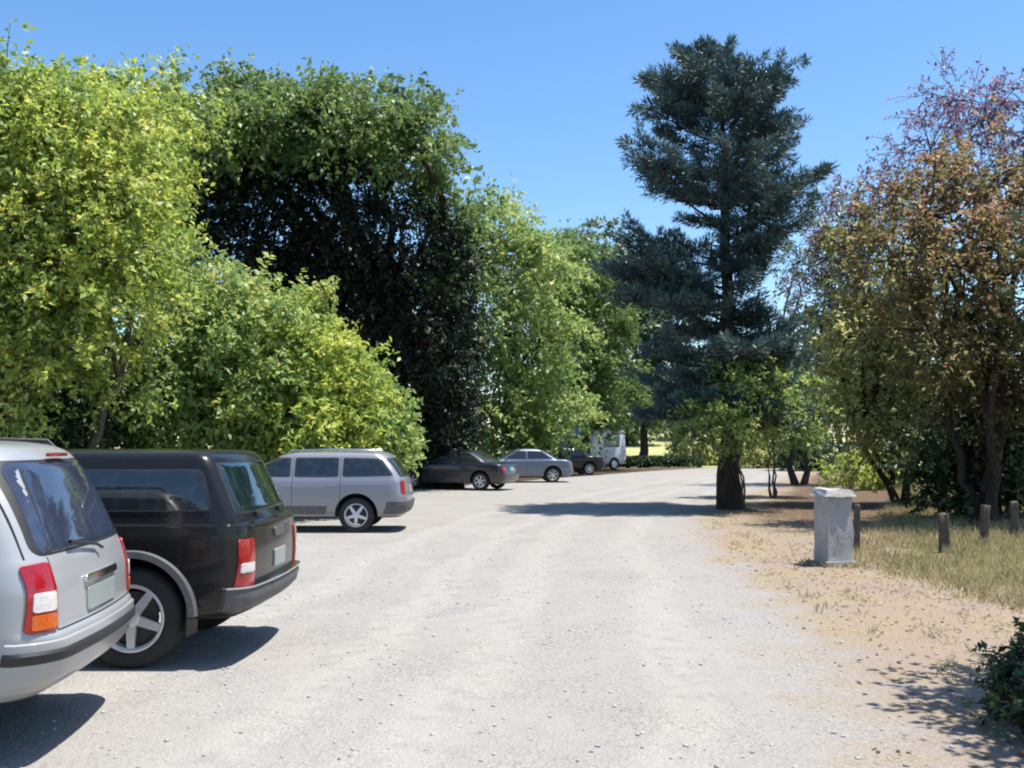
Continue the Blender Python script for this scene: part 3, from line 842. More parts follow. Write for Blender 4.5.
# loose stones on the gravel
rg = np.random.default_rng(56)
n = 9000
y = 4.4 + 16 * rg.random(n) ** 1.7
x = -6.5 + (edge(VX, y) - 0.8 + 6.5) * rg.random(n)
s = 0.003 + 0.013 * rg.random(n) ** 5
bm = bmesh.new(); bmesh.ops.create_icosphere(bm, subdivisions=1, radius=1.0)
iv = np.array([v.co[:] for v in bm.verts]); fi = np.array([[v.index for v in f.verts] for f in bm.faces]); bm.free()
vv = iv[None] * (1 + 0.25 * rg.normal(size=(n, len(iv), 1))) * s[:, None, None] * (np.array([1, 1, 0.6]) * (0.7 + 0.6 * rg.random((n, 1, 3))))
vv += np.stack([x, y, 0.008 + s * 0.3], -1)[:, None]
ff = fi[None] + (np.arange(n) * len(iv))[:, None, None]
mpb, ntp, bp = newmat('pebble')
rnd = N(ntp, 'ShaderNodeNewGeometry').outputs['Random Per Island']
ntp.links.new(ramp(ntp, rnd, [(0, (0.27, 0.26, 0.25)), (0.5, (0.38, 0.37, 0.36)), (1, (0.48, 0.47, 0.45))]), bp.inputs['Base Color'])
bp.inputs['Roughness'].default_value = 0.9
o = from_np('pebbles', vv.reshape(-1, 3), ff.reshape(-1, 3), mpb)
tag(o, 'small loose stones lying on the pale gravel', 'pebbles', kind='stuff')

# ------------------------------------------------------------------ pillar and fence
def stone_mat(name, a, b_, sc=5):
    m, nt, b = newmat(name)
    tc = N(nt, 'ShaderNodeTexCoord')
    n1 = noise(nt, tc.outputs['Object'], sc, 6, 0.7)
    n2 = noise(nt, tc.outputs['Object'], sc * 9, 4, 0.7)
    nt.links.new(mixc(nt, smap(nt, n2, 0.5, 0.7, 0, 0.4), ramp(nt, n1, [(0.3, a), (0.7, b_)]), tuple(c * 0.5 for c in a)), b.inputs['Base Color'])
    b.inputs['Roughness'].default_value = 0.92
    bump(nt, b, n2, 0.5, 0.02)
    return m


M['stone'] = stone_mat('pale_stone', (0.29, 0.275, 0.26), (0.46, 0.44, 0.42), 3.2)
M['wood'] = stone_mat('weathered_wood', (0.06, 0.045, 0.034), (0.15, 0.12, 0.09), 8)
M['rail'] = stone_mat('old_rail', (0.085, 0.065, 0.055), (0.19, 0.15, 0.125), 9)
pr = empty('stone_pillar', (at(834, 565, 14).x, 14, 0), R(12))
tag(pr, 'pale grey stone pillar standing on the dry verge at the start of the fence', 'pillar')
bm = bmesh.new()
vs = add_box(bm, (0, 0, 0.46), (0.40, 0.38, 0.98))
for v_ in vs:
    if v_.co.z > 0.5: v_.co.x *= 0.92; v_.co.y *= 0.92
bmesh.ops.subdivide_edges(bm, edges=bm.edges, cuts=5, use_grid_fill=True)
for v_ in bm.verts: v_.co += Vector((random.gauss(0, .007), random.gauss(0, .007), random.gauss(0, .006)))
from_bm('shaft', bm, M['stone'], pr, 40)
bm = bmesh.new(); vs = add_box(bm, (0, 0, 1.0), (0.46, 0.44, 0.10))
for v_ in vs:
    if v_.co.z > 1.0: v_.co.x *= 0.8; v_.co.y *= 0.8
bmesh.ops.subdivide_edges(bm, edges=bm.edges, cuts=3, use_grid_fill=True)
for v_ in bm.verts: v_.co += Vector((random.gauss(0, .006), random.gauss(0, .006), random.gauss(0, .006)))
from_bm('capstone', bm, M['stone'], pr, 40)
bm = bmesh.new(); add_box(bm, (0, 0, 0.01), (0.48, 0.46, 0.12)); bmesh.ops.subdivide_edges(bm, edges=bm.edges, cuts=3, use_grid_fill=True)
for v_ in bm.verts: v_.co += Vector((random.gauss(0, .008), random.gauss(0, .008), random.gauss(0, .008)))
from_bm('footing', bm, M['stone'], pr, 40)

post_labels = ['slim dark wooden post right beside the pale stone pillar', 'second weathered wooden post from the stone pillar along the grass edge',
               'third weathered wooden post from the stone pillar, before the rust-leaved tree', 'fourth weathered wooden post from the stone pillar, at the right edge of the grass']
for (px_, yy_, h, wd), lb_ in zip([(857, 15.9, 0.72, 0.085), (944, 15.6, 0.60, 0.13), (985, 17.2, 0.62, 0.12), (1015, 18.0, 0.64, 0.12)], post_labels):
    bm = bmesh.new()
    add_box(bm, (0, 0, h / 2 - 0.06), (wd, wd * 0.92, h + 0.12), Matrix.Rotation(random.uniform(-.06, .06), 3, 'Y'))
    bmesh.ops.subdivide_edges(bm, edges=bm.edges, cuts=4, use_grid_fill=True)
    for v_ in bm.verts: v_.co += Vector((random.gauss(0, .004), random.gauss(0, .004), random.gauss(0, .006)))
    bevel(bm, 0.008, 1, 50)
    o = from_bm('wooden_post', bm, M['wood'], None, 50)
    o.location = (at(px_, 540, yy_).x, yy_, 0)
    tag(o, lb_, 'post', 'wooden posts along the grass edge')

# ------------------------------------------------------------------ vehicles
M['tyre'] = plain('tyre_rubber', (0.022, 0.021, 0.020), 0.85, vary=0.35, scale=14)
M['rim'] = plain('alloy', (0.60, 0.60, 0.59), 0.42, 0.45, vary=0.1)
M['rim_dark'] = plain('brake_dark', (0.035, 0.033, 0.03), 0.7)
M['liner'] = plain('arch_liner', (0.012, 0.012, 0.012), 0.9)
M['black_trim'] = plain('black_plastic', (0.018, 0.018, 0.019), 0.55, vary=0.25)
M['grey_trim'] = plain('grey_plastic', (0.09, 0.09, 0.092), 0.6, vary=0.2)
M['chrome'] = plain('chrome', (0.62, 0.62, 0.63), 0.16, 1.0, vary=0.08)
M['glass'] = glass_mat('tinted_glass')
M['glass_blue'] = glass_mat('blue_tinted_glass', (0.028, 0.036, 0.062))
M['glass_teal'] = glass_mat('green_tinted_glass', (0.007, 0.018, 0.018))
M['lens_red'] = plain('red_lens', (0.30, 0.008, 0.012), 0.15, coat=0.8, vary=0.2, scale=40)
M['lens_amber'] = plain('orange_lens', (0.55, 0.10, 0.012), 0.15, coat=0.8, vary=0.15, scale=40)
M['lens_clear'] = plain('clear_lens', (0.66, 0.60, 0.58), 0.12, coat=0.8, vary=0.12, scale=40)
for k_ in ('lens_red', 'lens_amber', 'lens_clear'):
    nt = M[k_].node_tree; b_ = nt.nodes['Principled BSDF']
    tc = N(nt, 'ShaderNodeTexCoord'); wv = N(nt, 'ShaderNodeTexWave')
    wv.bands_direction = 'Z'; wv.inputs['Scale'].default_value = 16
    nt.links.new(tc.outputs['Object'], wv.inputs['Vector']); bump(nt, b_, wv.outputs['Fac'], 0.12, 0.002)
M['plate'] = plain('plate_paint', (0.27, 0.30, 0.28), 0.4, vary=0.06)
M['gap'] = plain('panel_gap', (0.01, 0.01, 0.01), 0.9)
M['white_paint'] = paint('white_paint', (0.34, 0.345, 0.35), 0.15, dust_amt=0.4)
M['black_paint'] = paint('black_paint', (0.005, 0.005, 0.006), 0.0, dust_amt=0.04, rough=0.25, coat=0.35, spec=0.25)
M['silver_paint'] = paint('silver_paint', (0.25, 0.25, 0.28), 0.35, dust_amt=0.5)
M['navy_paint'] = paint('dark_navy_paint', (0.014, 0.018, 0.028), 0.2, dust_amt=0.12)
M['blue_paint'] = paint('blue_grey_paint', (0.12, 0.16, 0.22), 0.4, dust_amt=0.2)
M['cream_paint'] = paint('van_white_paint', (0.50, 0.52, 0.55), 0.0, dust_amt=0.3)


def pchip(ys, sub):
    ys = np.asarray(ys, float); n = len(ys)
    d = np.diff(ys); m = np.zeros(n)
    for i in range(1, n - 1):
        if d[i - 1] * d[i] > 0: m[i] = 2 * d[i - 1] * d[i] / (d[i - 1] + d[i])
    m[0], m[-1] = d[0], d[-1]
    out = []
    for i in range(n - 1):
        for k in range(sub):
            t = k / sub
            h00 = 2 * t**3 - 3 * t**2 + 1; h10 = t**3 - 2 * t**2 + t; h01 = -2 * t**3 + 3 * t**2; h11 = t**3 - t**2
            out.append(h00 * ys[i] + h10 * m[i] + h01 * ys[i + 1] + h11 * m[i + 1])
    out.append(ys[-1])
    return np.array(out)


def outline(xr, xf, hw, rr, rf, bow_r=0.06, bow_f=0.14, off=0.0):
    """closed plan outline, from the rear centre round the left side (y > 0) to the front and back"""
    rr = min(rr, hw * 0.95, (xf - xr) * 0.4); rf = min(rf, hw * 0.95, (xf - xr) * 0.4)
    H = []
    for t in np.linspace(0, 1, 6)[:-1]: H.append((xr, t * (hw - rr)))
    for a in np.linspace(0, math.pi / 2, 8)[:-1]: H.append((xr + rr - rr * math.cos(a), hw - rr + rr * math.sin(a)))
    for t in np.linspace(0, 1, 25)[:-1]: H.append((xr + rr + t * (xf - xr - rr - rf), hw))
    for a in np.linspace(0, math.pi / 2, 8)[:-1]: H.append((xf - rf + rf * math.sin(a), hw - rf + rf * math.cos(a)))
    for t in np.linspace(1, 0, 6): H.append((xf, t * (hw - rf)))
    H = np.array(H)
    xm, hl = (xr + xf) / 2, (xf - xr) / 2
    u = (H[:, 0] - xm) / hl
    yy = H[:, 1] * (1 - 0.035 * np.abs(u) ** 2.5)
    q = np.abs(H[:, 1] / hw) ** 2
    xx = H[:, 0] + np.where(u < 0, bow_r * q * np.clip(-u * 3 - 2, 0, 1), -bow_f * q * np.clip(u * 3 - 2, 0, 1))
    H = np.stack([xx, yy], -1)
    full = np.concatenate([H, (H[1:-1] * np.array([1, -1]))[::-1]])
    if off:
        t = np.roll(full, -1, 0) - np.roll(full, 1, 0)
        nrm = unit(np.stack([-t[:, 1], t[:, 0]], -1))
        c = full.mean(0)
        sgn = np.sign(np.sum(nrm * (full - c), 1)); sgn[sgn == 0] = 1
        full = full + nrm * sgn[:, None] * off
    return full


class Car:
    zscale = (0, 1.0)      # (from this height on, heights are multiplied by this)

    def zf(self, z):
        z0, k = self.zscale
        return z if z < z0 else z0 + (z - z0) * k
    def __init__(self, name, label, cat, loc, rz, keys, axles, wheel_r, paint_m, group=None, sub=4, zscale=(0, 1.0)):
        self.zscale = zscale
        self.root = empty(name, loc, rz)
        tag(self.root, label, cat, group)
        K = np.array([(self.zf(k[0]), *k[1:]) for k in keys], float)
        self.S = np.stack([pchip(K[:, i], sub) for i in range(6)], -1)
        self.hw = float(K[:, 3].max())
        self.paint = paint_m
        rings = []
        bm = bmesh.new()
        for z, xr, xf, hw, rr, rf in self.S:
            o = outline(xr, xf, hw, rr, rf)
            rings.append([bm.verts.new((x, y, z)) for x, y in o])
        n = len(rings[0])
        for a, b in zip(rings, rings[1:]):
            for i in range(n): bm.faces.new((a[i], a[(i + 1) % n], b[(i + 1) % n], b[i]))
        bm.faces.new(rings[0][::-1]); bm.faces.new(rings[-1])
        bmesh.ops.recalc_face_normals(bm, faces=bm.faces)
        bm.normal_update()
        self.bvh = BVHTree.FromBMesh(bm)
        me = bpy.data.meshes.new('tmp'); bm.to_mesh(me); bm.free()
        tmp = bpy.data.objects.new('tmp', me); COL.objects.link(tmp)
        cb = bmesh.new()
        self.axles, self.wr = axles, wheel_r
        for ax in axles:
            for s in (-1, 1):
                Mx = Matrix.Translation((ax, s * (self.hw + 0.15), wheel_r + 0.01)) @ Matrix.Rotation(s * math.pi / 2, 4, 'X')
                add_lathe(cb, [(wheel_r + 0.075, 0), (wheel_r + 0.075, 0.55)], 40, Mx)
        bmesh.ops.recalc_face_normals(cb, faces=cb.faces)
        cme = bpy.data.meshes.new('tmpc'); cb.to_mesh(cme); cb.free()
        cut = bpy.data.objects.new('tmpc', cme); COL.objects.link(cut)
        md = tmp.modifiers.new('b', 'BOOLEAN'); md.operation = 'DIFFERENCE'; md.object = cut; md.solver = 'EXACT'
        dg = bpy.context.evaluated_depsgraph_get()
        me2 = bpy.data.meshes.new_from_object(tmp.evaluated_get(dg))
        bpy.data.objects.remove(tmp); bpy.data.objects.remove(cut)
        bpy.data.meshes.remove(me); bpy.data.meshes.remove(cme)
        self.bm = bmesh.new(); self.bm.from_mesh(me2); bpy.data.meshes.remove(me2)
        zmin = self.S[0, 0]
        for f in self.bm.faces:
            c = f.calc_center_median()
            f.material_index = 0
            if c.z < zmin + 0.02: f.material_index = 1
            for ax in axles:
                if (c.x - ax) ** 2 + (c.z - wheel_r - 0.01) ** 2 < (wheel_r + 0.07) ** 2 and abs(c.y) < self.hw - 0.004: f.material_index = 1
        for f in self.bm.faces: f.smooth = True

    def cast(self, axis, a, b):
        if axis != 'top': b = self.zf(b)
        if axis in ('left', 'right'):
            s = 1 if axis == 'left' else -1
            o, d = Vector((a, s * 4, b)), Vector((0, -s, 0))
        elif axis == 'rear': o, d = Vector((-8, a, b)), Vector((1, 0, 0))
        elif axis == 'front': o, d = Vector((8, a, b)), Vector((-1, 0, 0))
        else: o, d = Vector((a, b, 5)), Vector((0, 0, -1))
        h = self.bvh.ray_cast(o, d)
        if h[0] is None: h = self.bvh.find_nearest(o + d * 3.2)
        return h[0], h[1]

    def poly_points(self, pts, rad, dens=0.06):
        """rounded polygon, its edges subdivided"""
        out = []
        n = len(pts)
        P = [Vector(p) for p in pts]
        for i in range(n):
            a, b, c = P[i - 1], P[i], P[(i + 1) % n]
            r = min(rad, (a - b).length * 0.45, (c - b).length * 0.45)
            p0 = b + (a - b).normalized() * r; p1 = b + (c - b).normalized() * r
            for t in np.linspace(0, 1, 6): out.append(p0 * (1 - t) ** 2 + b * 2 * t * (1 - t) + p1 * t * t)
            nx, nn = P[(i + 1) % n], P[(i + 2) % n]
            rn = min(rad, (b - nx).length * 0.45, (nn - nx).length * 0.45)
            q = nx + (b - nx).normalized() * rn
            k = int((q - p1).length / dens)
            for t in range(1, k + 1): out.append(p1 + (q - p1) * t / (k + 1))
        return out

    def panel(self, name, axis, pts, mat, proud=0.006, rad=0.03, parent=None, rings=(1, .97, .8, .6, .4, .2), edge_in=0.5, dome=0.0):
        P = self.poly_points(pts, rad)
        c = sum(P, Vector((0, 0))) / len(P)
        bm = bmesh.new()
        rv = []
        back = []
        for p in P:
            co, nr = self.cast(axis, *p); back.append(bm.verts.new(co - nr * 0.004))
        rv.append(back)
        for s in rings:
            row = []
            for p in P:
                q = c + (p - c) * s
                co, nr = self.cast(axis, *q)
                k = proud * (edge_in if s == rings[0] else 1.0) + dome * (1 - s * s)
                row.append(bm.verts.new(co + nr * k))
            rv.append(row)
        n = len(P)
        for a, b in zip(rv, rv[1:]):
            for i in range(n): bm.faces.new((a[i], a[(i + 1) % n], b[(i + 1) % n], b[i]))
        co, nr = self.cast(axis, *c)
        cv = bm.verts.new(co + nr * (proud + dome))
        cb_ = bm.verts.new(co - nr * 0.02)
        for i in range(n):
            bm.faces.new((rv[-1][i], rv[-1][(i + 1) % n], cv))
            bm.faces.new((rv[0][(i + 1) % n], rv[0][i], cb_))
        return from_bm(name, bm, mat, parent or self.root, 35)

    def window(self, name, axis, pts, mat=None, rim=0.03, rad=0.05, frame=True):
        g = self.panel(name, axis, pts, mat or M['glass'], 0.007, rad)
        if frame:
            P = [Vector(p) for p in pts]; c = sum(P, Vector((0, 0))) / len(P)
            big = [p + (p - c).normalized() * rim * 1.3 for p in P]
            self.panel('seal', axis, big, M['black_trim'], 0.004, rad * 1.1, parent=g, rings=(1, .96, .8, .6, .4, .2))
        return g

    def seam(self, axis, path, w=0.007):
        """a dark shut line, part of the body mesh"""
        pts = []
        P = [Vector(p) for p in path]
        for a, b in zip(P, P[1:]):
            k = max(2, int((b - a).length / 0.05))
            for t in range(k): pts.append(a + (b - a) * t / k)
        pts.append(P[-1])
        rows = []
        for i, p in enumerate(pts):
            t = (pts[min(i + 1, len(pts) - 1)] - pts[max(i - 1, 0)]).normalized()
            nr2 = Vector((-t.y, t.x)) * w / 2
            r = []
            for q in (p + nr2, p - nr2):
                co, nn = self.cast(axis, *q)
                r.append(self.bm.verts.new(co + nn * 0.0022))
            rows.append(r)
        for a, b in zip(rows, rows[1:]):
            f = self.bm.faces.new((a[0], a[1], b[1], b[0])); f.material_index = 2

    def section(self, z, off=0.0):
        r = [np.interp(z, self.S[:, 0], self.S[:, i]) for i in range(1, 6)]
        return outline(*r, off=off)

    def band(self, name, z0, z1, off, mat, xmax=None, xmin=None, yside=None, parent=None, rounded=0.3):
        """a moulding or bumper that wraps the body where xmin <= x <= xmax (and y sign = yside)"""
        prof = [(z0, -0.012), (z0 + (z1 - z0) * 0.04, off * (1 - rounded)), (z0 + (z1 - z0) * 0.25, off), (z0 + (z1 - z0) * 0.75, off), (z1 - (z1 - z0) * 0.05, off * (1 - rounded)), (z1, -0.012)]
        base = self.section((z0 + z1) / 2)
        n = len(base)
        ok = np.ones(n, bool)
        if xmax is not None: ok &= base[:, 0] <= xmax
        if xmin is not None: ok &= base[:, 0] >= xmin
        if yside: ok &= base[:, 1] * yside > 0.3
        idx = np.where(ok)[0]
        brk = [i for i in range(len(idx) - 1) if idx[i + 1] != idx[i] + 1]
        if brk: idx = np.concatenate([idx[brk[0] + 1:], idx[:brk[0] + 1]])
        bm = bmesh.new()
        rows = []
        for z, o in prof:
            s0 = self.section(z); s = self.section(z, o)
            row = []
            for j, i in enumerate(idx):
                e = min(j, len(idx) - 1 - j)
                q = s[i] if e > 0 else s0[i] * 0.7 + s[i] * 0.3
                row.append(bm.verts.new((q[0], q[1], z)))
            rows.append(row)
        closed = len(idx) == n
        m = len(idx)
        for a, b in zip(rows, rows[1:]):
            for i in range(m if closed else m - 1):
                bm.faces.new((a[i], a[(i + 1) % m], b[(i + 1) % m], b[i]))
        if not closed:
            for i in (0, m - 1):
                try: bm.faces.new([r[i] for r in rows])
                except ValueError: pass
        for i in range(m - 1): bm.faces.new((rows[0][i], rows[-1][i], rows[-1][i + 1], rows[0][i + 1]))
        return from_bm(name, bm, mat, parent or self.root, 40)

    def wheels(self, rim_mat, spokes=5, tw=0.21, hub=True):
        for ax in self.axles:
            for s in (1, -1):
                r = self.wr
                Mx = Matrix.Translation((ax, s * (self.hw - 0.02), r)) @ Matrix.Rotation(-s * math.pi / 2, 4, 'X')
                bm = bmesh.new()
                add_lathe(bm, [(r * 0.16, -tw * 0.35), (r * 0.5, -tw * 0.4), (r * 0.52, -tw * 0.3), (r * 0.16, -tw * 0.28)], 32, Mx)
                wl = from_bm('wheel', bm, M['rim_dark'], self.root, 40)
                bm = bmesh.new()
                a = r * 0.66
                add_lathe(bm, [(a * 0.98, -tw), (r * 0.93, -tw), (r * 0.985, -tw * 0.9), (r, -tw * 0.7), (r, -tw * 0.3), (r * 0.985, -tw * 0.1), (r * 0.94, 0.0), (r * 0.82, 0.008), (r * 0.70, 0.0), (a * 0.98, -0.012), (a * 0.94, -tw * 0.5), (a * 0.98, -tw)], 48, Mx, cap=False)
                from_bm('tyre', bm, M['tyre'], wl, 40)
                bm = bmesh.new()
                add_lathe(bm, [(a * 0.98, -0.014), (a * 1.02, -0.004), (a * 0.97, 0.0), (a * 0.90, -0.018), (a * 0.88, -tw * 0.45), (a * 0.95, -tw * 0.45)], 48, Mx, cap=False)
                if spokes:
                    add_lathe(bm, [(0.001, 0.0), (r * 0.12, -0.002), (r * 0.17, -0.012), (r * 0.18, -0.05)], 24, Mx, cap=False)
                    for k in range(spokes):
                        an = 2 * math.pi * k / spokes + 0.3
                        d = Vector((math.cos(an), math.sin(an), 0)); t = Vector((-d.y, d.x, 0))
                        for w0, w1 in ((1, 1),):
                            vs = []
                            for rr_, wd, hz_ in ((r * 0.12, r * 0.10, -0.012), (a * 0.93, r * 0.075, -0.020)):
                                for sg in (-1, 1):
                                    for dz in (0, -0.03): vs.append(bm.verts.new(Mx @ (d * rr_ + t * wd * sg + Vector((0, 0, hz_ + dz)))))
                            q = [(0, 2, 6, 4), (1, 5, 7, 3), (0, 4, 5, 1), (2, 3, 7, 6), (0, 1, 3, 2), (4, 6, 7, 5)]
                            for f in q: bm.faces.new([vs[i] for i in f])
                else:
                    add_lathe(bm, [(0.001, 0.004), (r * 0.2, 0.0), (r * 0.26, -0.02), (a * 0.6, -0.006), (a * 0.92, -0.018)], 32, Mx, cap=False)
                from_bm('rim', bm, rim_mat, wl, 40)

    def box_part(self, name, c, s, mat, bev=0.01, parent=None, rot=None):
        bm = bmesh.new(); add_box(bm, c, s, rot); bevel(bm, bev, 2)
        return from_bm(name, bm, mat, parent or self.root, 40)

    def tube_part(self, name, pts, r, mat, parent=None, sides=10):
        v, f = tubes([(np.array(pts, float), np.full(len(pts), r))], sides)
        return from_np(name, v, f, mat, parent or self.root, smooth=True)

    def mirror(self, x, z, mat):
        for s in (1, -1):
            m = self.box_part('wing_mirror', (x, s * (self.hw + 0.09), z), (0.11, 0.20, 0.15), mat, 0.035)
            self.box_part('mirror_glass', (x - 0.056, s * (self.hw + 0.10), z), (0.006, 0.15, 0.11), M['chrome'], 0.002, m)

    def door_handle(self, x, z):
        for s, ax in ((1, 'left'), (-1, 'right')):
            co, nr = self.cast(ax, x, z)
            self.box_part('door_handle', co + nr * 0.018, (0.17, 0.022, 0.03), self.paint if self.paint is not M['black_paint'] else M['black_trim'], 0.008)

    def done(self):
        me = bpy.data.meshes.new('body')
        self.bm.to_mesh(me); self.bm.free()
        me.set_sharp_from_angle(angle=R(38))
        return link('body', me, [self.paint, M['liner'], M['gap']], self.root)


def place(cx, cy, L, rz):
    """centre of a car whose middle rear bumper is at cx, cy and whose nose points along rz"""
    return (cx + math.cos(rz) * L / 2, cy + math.sin(rz) * L / 2, 0.009)


# ---- the white wagon at the left edge
L = 4.55
rz = R(186)
c = Car('people_carrier', 'pale silvery white estate car with red and orange tail lamp, cut by the left edge', 'car', place(-2.40, 6.05, L, rz), rz, [
    # z, x_rear, x_front, half width, rear corner, front corner
    (0.33, -2.08, 2.10, 0.78, 0.20, 0.30), (0.40, -2.19, 2.20, 0.83, 0.22, 0.36), (0.52, -2.26, 2.26, 0.865, 0.24, 0.40), (0.66, -2.27, 2.27, 0.88, 0.22, 0.42),
    (0.72, -2.235, 2.25, 0.885, 0.20, 0.42), (0.90, -2.225, 2.20, 0.885, 0.19, 0.42), (1.00, -2.20, 2.10, 0.875, 0.19, 0.44), (1.05, -2.185, 1.86, 0.865, 0.19, 0.44), (1.10, -2.165, 1.30, 0.85, 0.19, 0.30),
    (1.25, -2.105, 1.02, 0.815, 0.20, 0.26), (1.42, -2.03, 0.70, 0.765, 0.21, 0.24), (1.56, -1.955, 0.42, 0.71, 0.22, 0.24), (1.63, -1.90, 0.28, 0.665, 0.22, 0.24), (1.675, -1.80, 0.12, 0.58, 0.24, 0.24), (1.70, -1.55, -0.15, 0.40, 0.2, 0.2), (1.705, -1.2, -0.5, 0.15, 0.1, 0.1)],
    (1.38, -1.36), 0.325, M['white_paint'])
c.window('rear_window', 'rear', [(-0.62, 1.575), (0.62, 1.575), (0.71, 1.10), (-0.71, 1.10)], M['glass_blue'], 0.03, 0.07)
for s, ax in ((1, 'left'), (-1, 'right')):
    c.window('side_window', ax, [(-1.80, 1.50), (-0.98, 1.53), (-0.98, 1.12), (-1.90, 1.14)], M['glass'], 0.02, 0.05)
    c.window('side_window', ax, [(-0.88, 1.53), (0.02, 1.53), (0.02, 1.12), (-0.88, 1.12)], M['glass'], 0.02, 0.05)
    c.window('side_window', ax, [(0.12, 1.53), (0.34, 1.50), (0.98, 1.14), (0.12, 1.12)], M['glass'], 0.02, 0.05)
    c.seam(ax, [(-0.93, 1.56), (-0.93, 0.8), (-0.98, 0.42)]); c.seam(ax, [(0.07, 1.56), (0.07, 0.42)]); c.seam(ax, [(-0.98, 0.42), (1.0, 0.42)]); c.seam(ax, [(1.0, 0.42), (1.05, 1.05)])
    tl = c.panel('tail_light', 'rear', [(s * 0.675, 1.06), (s * 0.815, 1.05), (s * 0.832, 0.70), (s * 0.675, 0.70)], M['lens_red'], 0.016, 0.03)
    c.panel('reversing_lens', 'rear', [(s * 0.69, 0.91), (s * 0.805, 0.91), (s * 0.81, 0.81), (s * 0.69, 0.81)], M['lens_clear'], 0.022, 0.02, parent=tl)
    c.panel('indicator_lens', 'rear', [(s * 0.69, 0.80), (s * 0.81, 0.80), (s * 0.815, 0.715), (s * 0.69, 0.715)], M['lens_amber'], 0.022, 0.02, parent=tl)
    c.panel('headlight', 'front', [(s * 0.42, 0.88), (s * 0.78, 0.86), (s * 0.78, 0.72), (s * 0.42, 0.70)], M['lens_clear'], 0.012, 0.04)
    c.band('side_moulding', 0.56, 0.63, 0.014, M['black_trim'], xmin=-0.90, xmax=0.92, yside=s)
    c.tube_part('roof_rail', [(-1.75, s * 0.60, 1.645), (-1.70, s * 0.595, 1.70), (-0.6, s * 0.585, 1.725), (0.1, s * 0.575, 1.705), (0.16, s * 0.575, 1.66)], 0.013, M['black_trim'])
c.window('windscreen', 'front', [(-0.60, 1.57), (0.60, 1.57), (0.70, 1.16), (-0.70, 1.16)], M['glass'], 0.02, 0.06)
c.band('rear_bumper', 0.41, 0.665, 0.022, M['white_paint'], xmax=-1.86)
c.band('bumper_strip', 0.545, 0.615, 0.036, M['black_trim'], xmax=-1.90)
c.band('front_bumper', 0.36, 0.62, 0.02, M['white_paint'], xmin=1.84)
c.panel('licence_plate', 'rear', [(-0.26, 0.865), (0.26, 0.865), (0.26, 0.735), (-0.26, 0.735)], M['plate'], 0.012, 0.012)
c.panel('tailgate_handle', 'rear', [(-0.30, 0.935), (0.30, 0.935), (0.30, 0.895), (-0.30, 0.895)], M['chrome'], 0.02, 0.015)
c.seam('rear', [(-0.67, 0.70), (-0.655, 1.08)]); c.seam('rear', [(0.67, 0.70), (0.655, 1.08)]); c.seam('rear', [(-0.67, 0.70), (0.67, 0.70)]); c.seam('rear', [(-0.78, 1.08), (-0.685, 1.60)]); c.seam('rear', [(0.78, 1.08), (0.685, 1.60)])
c.tube_part('wiper', [(-2.215, -0.05, 1.06), (-2.20, 0.0, 1.085), (-2.175, 0.42, 1.14)], 0.009, M['black_trim'])
c.box_part('brake_light', (-1.955, 0, 1.617), (0.03, 0.30, 0.022), M['lens_red'], 0.006)
c.seam('left', [(-1.72, 0.99), (-1.56, 0.99), (-1.56, 0.84), (-1.72, 0.84), (-1.72, 0.99)])
for s in (1, -1): c.box_part('mud_flap', (-1.735, s * 0.76, 0.30), (0.012, 0.22, 0.20), M['black_trim'], 0.004)
c.door_handle(-0.80, 0.94); c.door_handle(0.20, 0.94); c.mirror(0.80, 1.12, M['white_paint'])
c.wheels(M['rim'], 6); c.done()

# ---- the black one beside it
L = 4.7
rz = R(179)
c = Car('pickup_truck', 'black pickup truck with a dark canopy over its bed, parked beside the silvery white estate', 'pickup truck', place(-1.90, 8.45, L, rz), rz, [
    (0.36, -2.18, 2.18, 0.82, 0.14, 0.22), (0.44, -2.27, 2.26, 0.87, 0.15, 0.24), (0.58, -2.30, 2.30, 0.895, 0.15, 0.26), (0.80, -2.31, 2.30, 0.905, 0.14, 0.26), (0.98, -2.30, 2.26, 0.905, 0.14, 0.28),
    (1.06, -2.295, 2.20, 0.90, 0.14, 0.30), (1.10, -2.285, 2.02, 0.895, 0.13, 0.3), (1.112, -2.235, 1.22, 0.855, 0.12, 0.2), (1.135, -2.225, 1.18, 0.85, 0.10, 0.2), (1.30, -2.155, 0.98, 0.83, 0.09, 0.18), (1.48, -2.08, 0.78, 0.80, 0.09, 0.18), (1.60, -2.03, 0.64, 0.775, 0.09, 0.18),
    (1.67, -1.99, 0.52, 0.745, 0.10, 0.2), (1.70, -1.94, 0.40, 0.69, 0.12, 0.2), (1.715, -1.75, 0.15, 0.5, 0.15, 0.2), (1.72, -1.3, -0.2, 0.2, 0.1, 0.1)],
    (1.45, -1.42), 0.375, M['black_paint'], zscale=(0.55, 0.925))
c.window('rear_window', 'rear', [(-0.66, 1.60), (0.66, 1.60), (0.72, 1.19), (-0.72, 1.19)], M['glass_teal'], 0.025, 0.05)
